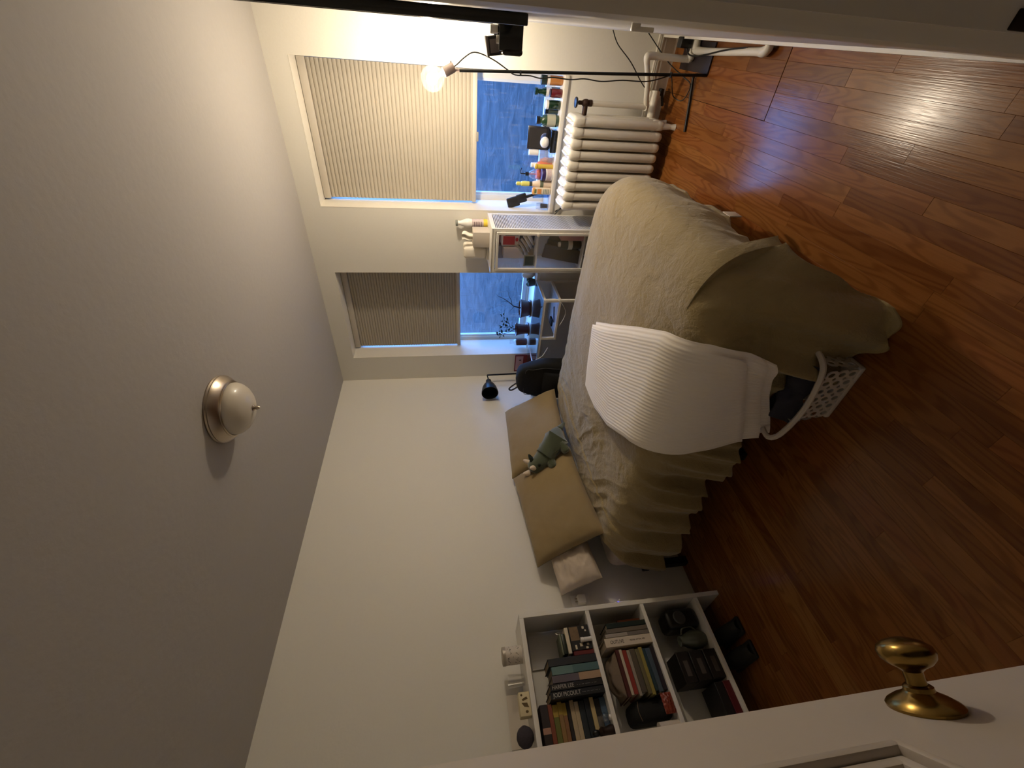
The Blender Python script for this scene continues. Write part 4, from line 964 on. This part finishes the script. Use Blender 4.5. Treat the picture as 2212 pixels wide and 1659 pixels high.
part(t, 'trunk', g, mat('dark_bark', (42, 30, 26), .8, bump=.6, scale=200))
t = thing('leafy_pot', 'narrow brown pot with a leafy trailing plant on the sill', 'potted plant', (.09, -.495, SZ))
c = (.09, -.495, SZ)
part(t, 'saucer', G().lathe([(0, 0), (.056, 0), (.066, .012), (.064, .014), (.05, .006), (0, .005)], c, n=32), TERRA)
part(t, 'pot', G().lathe([(0, .008), (.046, .008), (.045, .03), (.048, .07), (.056, .105), (.063, .118), (.062, .125), (.056, .122), (.05, .108), (0, .105)], c, n=36), TERRA)
STEM = mat('dark_bark', (42, 30, 26), .8)
g = G()
br = [[(.09, -.495, .85), (.09, -.51, .895), (.085, -.53, .925), (.09, -.56, .935), (.09, -.60, .955), (.09, -.63, .97)],
      [(.09, -.56, .935), (.09, -.58, .965), (.09, -.60, .985), (.09, -.64, .995)],
      [(.09, -.50, .86), (.08, -.49, .905), (.085, -.465, .93), (.09, -.45, .965), (.09, -.43, .99), (.09, -.42, 1.02)],
      [(.09, -.45, .965), (.08, -.46, .99), (.08, -.465, 1.02)], [(.09, -.53, .93), (.08, -.52, .96), (.08, -.53, 1.0)]]
for b_ in br: twig(g, b_, .0035, .0008)
part(t, 'stem', g, STEM)
LEAF = mat('dark_green_leaf', (28, 60, 42), .45); rg = random.Random(11)
for b_ in br:
    for k in range(6):
        i = rg.randint(1, len(b_)-1); p = Vector(b_[i])*1.0 + Vector((rg.uniform(-.015, .015), rg.uniform(-.015, .015), rg.uniform(-.012, .015)))
        d = Vector((rg.uniform(-.6, .6), rg.uniform(-1, 1), rg.uniform(-.4, .9))).normalized(); s_ = d.cross(Vector((1, .2, .1))).normalized(); l = rg.uniform(.026, .04)
        n_ = d.cross(s_)*.002
        g = G().add([p, p+d*l*.4+s_*l*.24, p+d*l, p+d*l*.4-s_*l*.24, p+d*l*.45+n_], [(0, 1, 4), (1, 2, 4), (2, 3, 4), (3, 0, 4)])
        part(t, 'leaf', g, LEAF)
t = thing('glass_bottle_tin', 'brown labelled clear bottle on the sill beside the leafy pot', 'bottle', (.10, -.34, SZ))
part(t, 'bottle', G().lathe([(0, 0), (.033, 0), (.034, .115), (.026, .128), (.014, .135), (.014, .15), (.018, .152), (.018, .172), (.0, .172)], (.10, -.34, SZ), n=28), CLEAR)
part(t, 'label', G().lathe([(.0345, .006), (.0345, .105), (.0335, .105), (.0335, .006)], (.10, -.34, SZ), n=28), mat('brown_label', (92, 62, 56), .6))
t = thing('planter', 'small dark pot with pebbles half hidden behind the cabinet', 'potted plant', (.05, -1.01, SZ))
part(t, 'pot', G().lathe([(0, 0), (.03, 0), (.040, .05), (.042, .06), (.038, .06), (.034, .045), (0, .045)], (.05, -1.01, SZ), n=26), mat('dark_grey_glaze', (44, 48, 48), .3)); 
g = G(); rg = random.Random(4)
for k in range(14):
    a = rg.uniform(0, 6.28); g.ball((.05+.024*math.cos(a), -1.01+.024*math.sin(a), SZ+.05+rg.uniform(0, .02)), (.010, .010, .008), n=7, m=5)
part(t, 'succulent', g, mat('grey_green_succulent', (74, 96, 84), .6))
t = thing('white_vase', 'round white bowl vase behind the cabinet by the window', 'vase', (.10, -1.075, SZ))
part(t, 'vase', G().lathe([(0, 0), (.02, 0), (.04, .02), (.048, .055), (.042, .09), (.03, .108), (.026, .105), (0, .04)], (.10, -1.068, SZ), n=32), mat('white_glaze', (214, 210, 204), .3))

# ------------------------------------------------------------------ glass door cabinet
CX0, CX1, CY0, CY1, CZ0, CZ1 = -.345, -.022, -1.622, -1.290, .12, 1.187
t = thing('glass_cabinet', 'white metal display cabinet with glass door between the windows', 'cabinet', (-.17, -1.45, 0))
g = G()
for xx in (CX0, CX1-.02):
    for yy in (CY0, CY1-.02): g.box(xx, xx+.02, yy, yy+.02, 0, CZ1-.004)
for zz in (CZ0, CZ1-.03): g.box(CX0, CX1, CY0, CY0+.02, zz, zz+.026).box(CX0, CX1, CY1-.02, CY1, zz, zz+.026).box(CX0, CX0+.02, CY0, CY1, zz, zz+.026)
g.box(CX1-.004, CX1, CY0, CY1, CZ0, CZ1-.004)
part(t, 'body', g, WHITE)
part(t, 'top', G().rbox(CX0-.004, CX1, CY0-.004, CY1+.004, CZ1-.008, CZ1, .002), WHITE)
for zz in (CZ0+.02, .48, .835): part(t, 'shelf', G().box(CX0+.01, CX1-.004, CY0+.004, CY1-.004, zz, zz+.006), WHITE)
# side glass behind a fine wire pattern
sg = part(t, 'side_pane', G().box(CX0+.02, CX1-.02, CY0+.004, CY0+.007, CZ0+.026, CZ1-.03), glass('side_glass', (240, 240, 242), .05, .12, 0, .30))
g = G()
for k in range(86): z = CZ0+.033+k*.0118; g.box(CX0+.02, CX1-.02, CY0+.002, CY0+.004, z, z+.0052)
ws = part(t, 'ribbed_screen', g, mat('ribbed_white', (205, 205, 210), .4), kind=None)
part(t, 'side_pane', G().box(CX0+.02, CX1-.02, CY1-.007, CY1-.004, CZ0+.026, CZ1-.03), glass('side_glass', (240, 240, 242), .05, .12, 0, .30))
g = G()
for y0, y1 in ((CY0+.022, CY0+.040), (CY1-.040, CY1-.022)): g.rbox(CX0-.012, CX0+.002, y0, y1, CZ0+.03, CZ1-.036, .002, seg=1)
for z0, z1 in ((CZ0+.03, CZ0+.048), (CZ1-.054, CZ1-.036)): g.rbox(CX0-.012, CX0+.002, CY0+.022, CY1-.022, z0, z1, .002, seg=1)
dr = part(t, 'door', g, WHITE)
part(dr, 'pane', G().box(CX0-.006, CX0-.003, CY0+.038, CY1-.038, CZ0+.045, CZ1-.05), glass('cab_glass', (250, 250, 250), .05, .02))
part(dr, 'knob', G().lathe([(0, 0), (.006, 0), (.006, .012), (.0115, .016), (.012, .022), (.008, .026), (0, .027)], (CX0-.012, CY0+.031, .85), axis_to((-1, 0, 0)), 20), SILVER)
# contents of the cabinet
def inbox(name, x0, x1, y0, y1, z0, z1, m_, label, cat): return one(name, G().rbox(x0, x1, y0, y1, z0, z1, .002, seg=1), m_, label, cat, ((x0+x1)/2, (y0+y1)/2, z0))
ZS = .842
inbox('red_folder', -.10, -.06, -1.59, -1.41, ZS, 1.13, mat('maroon_card', (96, 22, 34), .6), 'tall maroon box at the back of the cabinet', 'box')
inbox('grey_notebook', -.12, -.06, -1.405, -1.305, ZS, 1.13, mat('grey_white_card', (176, 170, 170), .6), 'tall pale grey box at the back of the cabinet', 'box')
t = thing('printed_carton', 'white carton with red and navy print inside the cabinet', 'box', (-.2, -1.52, ZS))
part(t, 'carton', G().rbox(-.20, -.12, -1.575, -1.44, .955, 1.09, .002, seg=1), mat('carton_white', (226, 212, 204), .6))
part(t, 'navy_print', G().box(-.2012, -.20, -1.555, -1.52, .965, 1.065), mat('navy_print', (40, 30, 50), .6)); part(t, 'red_print', G().box(-.2012, -.20, -1.515, -1.450, .99, 1.08).ball((-.2006, -1.49, .975), (.001, .015, .012)), mat('red_print', (190, 34, 40), .6))
inbox('lower_carton', -.21, -.11, -1.58, -1.44, ZS, .954, mat('dark_blue_card', (28, 32, 46), .6), 'dark blue box under the printed carton in the cabinet', 'box')
inbox('white_carton', -.22, -.13, -1.432, -1.35, .90, 1.075, mat('carton_white', (226, 212, 204), .6), 'white carton right of the printed carton in the cabinet', 'box')
inbox('base_carton', -.22, -.13, -1.434, -1.33, ZS, .899, mat('oat_card', (190, 170, 140), .7), 'oat coloured box under the white carton in cabinet', 'box')
t = thing('chalkboard_sign', 'small green framed board leaning inside the cabinet', 'sign', (-.28, -1.355, ZS))
part(t, 'frame', G().box(-.290, -.282, -1.405, -1.318, ZS, .925), mat('sage_frame', (150, 150, 130), .5)); part(t, 'board', G().box(-.2915, -.290, -1.397, -1.326, ZS+.008, .917), mat('green_board', (26, 54, 44), .6))
g = G(); rg = random.Random(8)
for k in range(5):
    p = Vector((-.25+.01*k, -1.52+.03*k, ZS+.03+.012*k))
    g.tube([p+Vector((0, -.05, .05)), p+Vector((0, .0, .01)), p+Vector((.01, .05, -.02))], [.012, .016, .012], 8)
one('trinket_pile', g, mat('shiny_foil', (190, 180, 166), .2, .7, bump=.8, scale=60), 'crinkled silver wrapped items on the cabinet upper shelf', 'trinkets', (-.24, -1.47, ZS))
one('small_jar', G().lathe([(0, 0), (.018, 0), (.018, .03), (.014, .035), (.014, .05), (0, .05)], (-.27, -1.57, ZS), n=18), PLASTIC_W, 'small white jar behind the cabinet door knob', 'jar', (-.27, -1.57, ZS))
ZL = .486
t = thing('black_white_cup', 'black travel cup with white band on the cabinet lower shelf', 'cup', (-.25, -1.46, ZL))
part(t, 'cup', G().lathe([(0, 0), (.030, 0), (.036, .12), (.036, .15), (.028, .16), (0, .16)], (-.25, -1.475, ZL), n=28), BLACK); part(t, 'band', G().lathe([(.0355, .07), (.0375, .105), (.0365, .105), (.034, .07)], (-.25, -1.475, ZL), n=28), PLASTIC_W)
part(t, 'lid', G().lathe([(0, .158), (.02, .158), (.018, .175), (0, .177)], (-.25, -1.475, ZL), n=20), PLASTIC_W)
inbox('black_case', -.20, -.12, -1.60, -1.52, ZL, .77, BLACKF, 'upright black case in the cabinet lower part', 'case')
inbox('pink_box', -.30, -.22, -1.59, -1.525, ZL, .66, mat('pink_card', (196, 140, 140), .7), 'pink box low at the cabinet knob side', 'box')
for k in range(4):
    a = .18+.05*k
    M_ = Matrix.Translation((-.27+.045*k, -1.33-.012*k, ZL)) @ Matrix.Rotation(a, 4, 'X')
    cc = [(70, 56, 44), (36, 28, 26), (108, 96, 80), (50, 40, 36)][k]
    tt = one('magazine', G().box(0, .02, -.10, -.0, .0, .30-.02*k, M_), mat('mag_%d' % k, cc, .4), ('brown', 'nearly black', 'beige', 'dark brown')[k]+' magazine leaning in the cabinet lower part', 'magazine', (-.27+.045*k, -1.33, ZL), 'magazines leaning in the cabinet')
# things on top of the cabinet
t = thing('spray_bottle', 'white cone necked bottle with yellow label on the cabinet top', 'bottle', (-.05, -1.553, CZ1))
c = (-.05, -1.553, CZ1)
part(t, 'body', G().lathe([(0, 0), (.030, 0), (.031, .004), (.031, .125), (.034, .145), (.032, .165), (.022, .19), (.016, .21), (.020, .228), (.0, .228)], c, n=32), PLASTIC_W)
part(t, 'cap', G().lathe([(0, .226), (.021, .226), (.023, .240), (.020, .243), (0, .243)], c, n=28), mat('grey_cap', (128, 132, 126), .5))
part(t, 'label', G().lathe([(.0315, .03), (.0315, .12), (.031, .12), (.031, .03)], c, n=32), mat('lilac_label', (196, 180, 178), .6, var=.3, scale=90)); part(t, 'yellow_band', G().lathe([(.0316, .002), (.0316, .032), (.031, .032), (.031, .002)], c, n=32), mat('yellow_label', (226, 196, 60), .6))
g = G()
for k in range(5): g.box(-.0823, -.0818, -1.575, -1.53, CZ1+.045+k*.014, CZ1+.049+k*.014)
part(t, 'print', g, mat('purple_ink', (96, 70, 88), .7))
t = thing('tissue_box', 'square grey tissue box with a white tissue on the cabinet top', 'tissue box', (-.16, -1.49, CZ1))
part(t, 'box', G().rbox(-.225, -.105, -1.548, -1.434, CZ1, 1.308, .003), mat('tissue_box_grey', (190, 180, 168), .6))
g = G().grid(lambda u, v: Vector((-.165+.012*math.sin(u*9+v*3)*(.5+v), -1.525+.055*u+.01*math.sin(v*6)*v, 1.300+.095*v*(1-.25*abs(u-.45)))), 24, 20)
part(t, 'tissue', g, mat('tissue_white', (236, 230, 216), .95))
t = thing('paper_stack', 'thick block of white folded tissues on the cabinet top', 'paper stack', (-.12, -1.37, CZ1))
part(t, 'block', G().rbox(-.185, -.045, -1.415, -1.325, CZ1+.012, 1.375, .022, seg=4), mat('napkin_white', (228, 220, 206), .9)); part(t, 'base', G().rbox(-.19, -.04, -1.42, -1.32, CZ1, CZ1+.014, .004), PLASTIC_W)

# ------------------------------------------------------------------ things on the sill above the radiator
Z1 = .705; GR = 'jars and bottles on the radiator window sill'
def jar(name, label, cat, x, y_, prof, m_, lid=None, lidm=None, band=None, bandm=None, n=24):
    t = thing(name, label, cat, (x, y_, Z1), GR)
    part(t, 'body', G().lathe(prof, (x, y_, Z1), n=n), m_)
    if lid: part(t, 'lid', G().lathe(lid, (x, y_, Z1), n=n), lidm)
    if band: part(t, 'label_band', G().lathe(band, (x, y_, Z1), n=n), bandm)
    return t
jar('scented_candle', 'amber candle jar with white band nearest the lamp pole', 'candle', .055, -2.465, [(0, 0), (.024, 0), (.028, .01), (.028, .10), (.026, .108), (0, .108)], mat('amber_wax', (178, 118, 62), .3, coat=.6),
    [(0, .108), (.027, .108), (.028, .145), (0, .147)], mat('dark_green_lid', (24, 40, 34), .4), [(.0285, .088), (.0285, .106), (.0278, .106), (.0278, .088)], PLASTIC_W)
jar('wine_red_jar', 'short wine red candle jar on the sill', 'jar', .035, -2.398, [(0, 0), (.024, 0), (.026, .006), (.026, .068), (.023, .075), (0, .075)], mat('wine_red_glass', (92, 22, 32), .15, coat=.6), [(0, .075), (.024, .075), (.024, .082), (0, .082)], mat('dark_lid', (40, 12, 18), .4))
jar('green_candle_jar', 'dark green candle jar with white lid beside wine red jar', 'jar', .048, -2.330, [(0, 0), (.025, 0), (.028, .006), (.028, .076), (.025, .082), (0, .082)], darkglass(), [(0, .082), (.027, .082), (.027, .098), (0, .1)], PLASTIC_W)
jar('back_bottle', 'tall green bottle with white collar behind the wine red jar', 'bottle', .115, -2.395, [(0, 0), (.030, 0), (.030, .09), (.022, .115), (.016, .125), (.016, .145), (.022, .15), (.022, .17), (0, .17)], darkglass(), None, None, [(.0305, .06), (.0305, .095), (.030, .095), (.030, .06)], PLASTIC_W)
jar('small_grey_jar', 'small smoky jar between the two green jars', 'jar', .10, -2.288, [(0, 0), (.022, 0), (.022, .06), (.018, .068), (0, .068)], mat('smoke_glass', (66, 76, 72), .15, coat=.6), [(0, .068), (.020, .068), (.020, .09), (0, .09)], BLACK)
jar('green_label_jar', 'large green glass jar with pale label and black cap', 'jar', .045, -2.238, [(0, 0), (.032, 0), (.038, .012), (.038, .09), (.030, .115), (.022, .122), (.022, .135), (0, .135)], mat('bottle_green_glass', (34, 62, 44), .1, coat=.6), [(0, .135), (.024, .135), (.024, .156), (0, .156)], BLACK, [(.0386, .025), (.0386, .085), (.0378, .085), (.0378, .025)], mat('pale_label', (170, 168, 150), .6))
t = thing('makeup_case', 'open black vanity case with raised dark lid on the sill', 'case', (.06, -2.115, Z1))
part(t, 'tray', G().rbox(.0, .10, -2.185, -2.045, Z1, Z1+.048, .008), mat('gloss_black_case', (14, 14, 15), .2))
MM = Matrix.Translation((.105, -2.19, Z1+.04)) @ Matrix.Rotation(math.radians(12), 4, 'Y')
part(t, 'lid', G().rbox(-.008, .008, 0, .150, 0, .155, .006, MM), mat('smoked_plastic', (44, 42, 48), .25)); part(t, 'mirror', G().box(-.0095, -.008, .012, .138, .02, .14, MM), mat('dim_mirror', (130, 130, 140), .08, 1))
one('white_compact', G().ball((.035, -2.105, Z1+.082), (.026, .036, .033)), PLASTIC_W, 'oval white compact resting in the open black case', 'compact', (.035, -2.105, Z1+.05), GR)
jar('white_cap_bottle', 'clear bottle with tall white cap behind the sill jars', 'bottle', .115, -2.022, [(0, 0), (.022, 0), (.024, .05), (.022, .10), (.016, .105), (0, .105)], CLEAR, [(0, .105), (.020, .105), (.020, .175), (0, .177)], PLASTIC_W)
jar('clear_jar', 'low clear glass jar at the front of the sill', 'jar', .055, -1.990, [(0, 0), (.022, 0), (.026, .02), (.024, .045), (.022, .045), (.02, .006), (0, .006)], CLEAR)
jar('pink_glass', 'rose tinted small bottle behind the clear jar', 'bottle', .10, -1.975, [(0, 0), (.020, 0), (.021, .06), (.012, .078), (.012, .09), (0, .09)], mat('rose_glass', (190, 150, 150), .1, coat=.6))
t = thing('orange_bottle', 'orange squeeze bottle with white cap lying over the jars', 'bottle', (.09, -1.945, Z1), GR)
part(t, 'body', G().lathe([(0, 0), (.026, 0), (.028, .05), (.026, .10), (.014, .115), (.0, .115)], (.095, -1.942, Z1), n=22, sy=1.0), mat('orange_plastic', (214, 120, 84), .3, coat=.4)); part(t, 'cap', G().lathe([(0, .112), (.018, .112), (.017, .155), (0, .157)], (.095, -1.942, Z1), n=20), PLASTIC_W)
one('amber_dropper', G().ball((.045, -1.945, Z1+.125), (.016, .02, .014)).cyl((.045, -1.945, Z1), .017, .115, 18), mat('amber_yellow', (206, 172, 60), .2, coat=.5), 'yellow amber bottle beside the orange squeeze bottle', 'bottle', (.045, -1.945, Z1), GR)
t = thing('soap_pump', 'round clear soap bottle with pink soap and black pump', 'soap dispenser', (.115, -1.875, Z1), GR)
c = (.115, -1.875, Z1)
part(t, 'bottle', G().lathe([(0, 0), (.032, 0), (.038, .03), (.040, .09), (.036, .13), (.022, .155), (.014, .165), (0, .165)], c, n=28), CLEAR); part(t, 'soap', G().lathe([(0, .004), (.030, .004), (.036, .03), (.0375, .09), (.034, .105), (0, .105)], c, n=26), mat('pink_soap', (214, 120, 104), .2))
g = G().cyl((c[0], c[1], Z1+.163), .015, .028, 18).cyl((c[0], c[1], Z1+.19), .005, .035, 10).tube([(c[0], c[1], Z1+.225), (c[0]-.004, c[1]-.02, Z1+.228), (c[0]-.008, c[1]-.042, Z1+.222)], .004, 8)
part(t, 'pump', g, BLACK); part(t, 'straw', G().cyl((c[0], c[1], Z1+.03), .003, .135, 8), mat('pink_straw', (216, 130, 120), .4))
t = jar('cream_tub', 'white cream tub with dark purple lid on the sill', 'jar', .035, -1.893, [(0, 0), (.038, 0), (.041, .006), (.041, .055), (0, .055)], PLASTIC_W, [(0, .055), (.0425, .055), (.0425, .078), (.040, .082), (0, .082)], mat('dark_purple_lid', (44, 30, 78), .3), [(.0413, .012), (.0413, .045), (.041, .045), (.041, .012)], mat('pinkish_label', (196, 176, 172), .6, var=.3, scale=120))
t = jar('pearl_bottle', 'tall pearl bottle with yellow ball cap and dark collar', 'bottle', .05, -1.822, [(0, 0), (.027, 0), (.029, .02), (.028, .09), (.020, .135), (.015, .145), (0, .145)], mat('pearl_plastic', (226, 204, 180), .3), None, None, [(.0293, .06), (.0290, .085), (.0285, .085), (.0288, .06)], mat('green_grey_label', (96, 104, 84), .5))
part(t, 'collar', G().cyl((.05, -1.822, Z1+.143), .0165, .022, 20), mat('dark_grey_collar', (62, 62, 52), .4)); part(t, 'cap', G().lathe([(0, .165), (.017, .165), (.019, .20), (.017, .225), (.012, .228), (.014, .245), (.012, .262), (0, .268)], (.05, -1.822, Z1), n=24), mat('lime_yellow_cap', (214, 208, 110), .35))
t = thing('lotion_tube', 'flat white lotion tube with orange print on the sill front', 'tube', (.02, -1.782, Z1), GR)
part(t, 'tube', G().rbox(.008, .034, -1.805, -1.757, Z1, Z1+.135, .010), mat('tube_cream', (226, 212, 190), .4)); part(t, 'cap', G().rbox(.007, .035, -1.806, -1.756, Z1+.115, Z1+.145, .010), mat('amber_cap', (232, 172, 90), .35))
part(t, 'print', G().box(.0065, .008, -1.798, -1.764, Z1+.075, Z1+.105), mat('orange_print', (214, 140, 70), .5)); part(t, 'badge', G().box(.0065, .008, -1.796, -1.768, Z1+.112, Z1+.128), mat('olive_badge', (110, 118, 70), .5))
g = G()
for k in range(4): g.box(.0065, .008, -1.797, -1.765, Z1+.018+.012*k, Z1+.022+.012*k)
part(t, 'small_print', g, mat('grey_green_ink', (130, 146, 124), .6))
t = thing('hair_brush', 'large black paddle brush leaning in a glass on the sill', 'brush', (.10, -1.735, Z1))
MM = Matrix.Translation((.085, -1.748, Z1+.07)) @ Matrix.Rotation(math.radians(-17), 4, 'X')
part(t, 'handle', G().tube([(MM @ Vector((0, 0, -.055))), (MM @ Vector((0, 0, .05))), (MM @ Vector((0, 0, .12)))], [.006, .010, .013], 10), BLACK)
part(t, 'head', G().rbox(-.011, .011, -.033, .033, .105, .185, .009, MM).rbox(-.010, .010, -.028, .048, .165, .262, .009, MM), mat('matte_black_brush', (26, 25, 28), .6))
t = thing('blue_tumbler', 'clear tumbler holding the black brush on the sill', 'glass', (.085, -1.745, Z1), GR)
part(t, 'tumbler', G().lathe([(0, 0), (.026, 0), (.032, .12), (.0305, .12), (.0245, .005), (0, .005)], (.085, -1.742, Z1), n=28), glass('bluish_glass', (190, 220, 245), .10))
t = jar('black_filled_jar', 'small square glass jar of black sticks at the sill end', 'jar', .045, -1.664, [(0, 0), (.024, 0), (.025, .07), (.022, .085), (.022, .095), (.020, .095), (.022, .07), (.021, .005), (0, .005)], CLEAR)
g = G()
for k in range(9): g.tube([(.045+.012*math.cos(k*.7), -1.664+.012*math.sin(k*.7), Z1+.008), (.045+.015*math.cos(k*.7), -1.664+.015*math.sin(k*.7), Z1+.06)], .004, 6, False)
part(t, 'sticks', g, BLACK)
one('leaning_stick', G().tube([(-.0, -1.64, Z1-.05), (-.02, -1.69, Z1-.13)], .004, 6, False).tube([(-.012, -1.615, .66), (-.012, -1.72, .585)], .005, 6, False), BLACK, 'black cord along the wall below the sill end', 'cord', (-.012, -1.66, .6))
for o in bpy.data.objects:
    if '_w' in o: del o['_w']
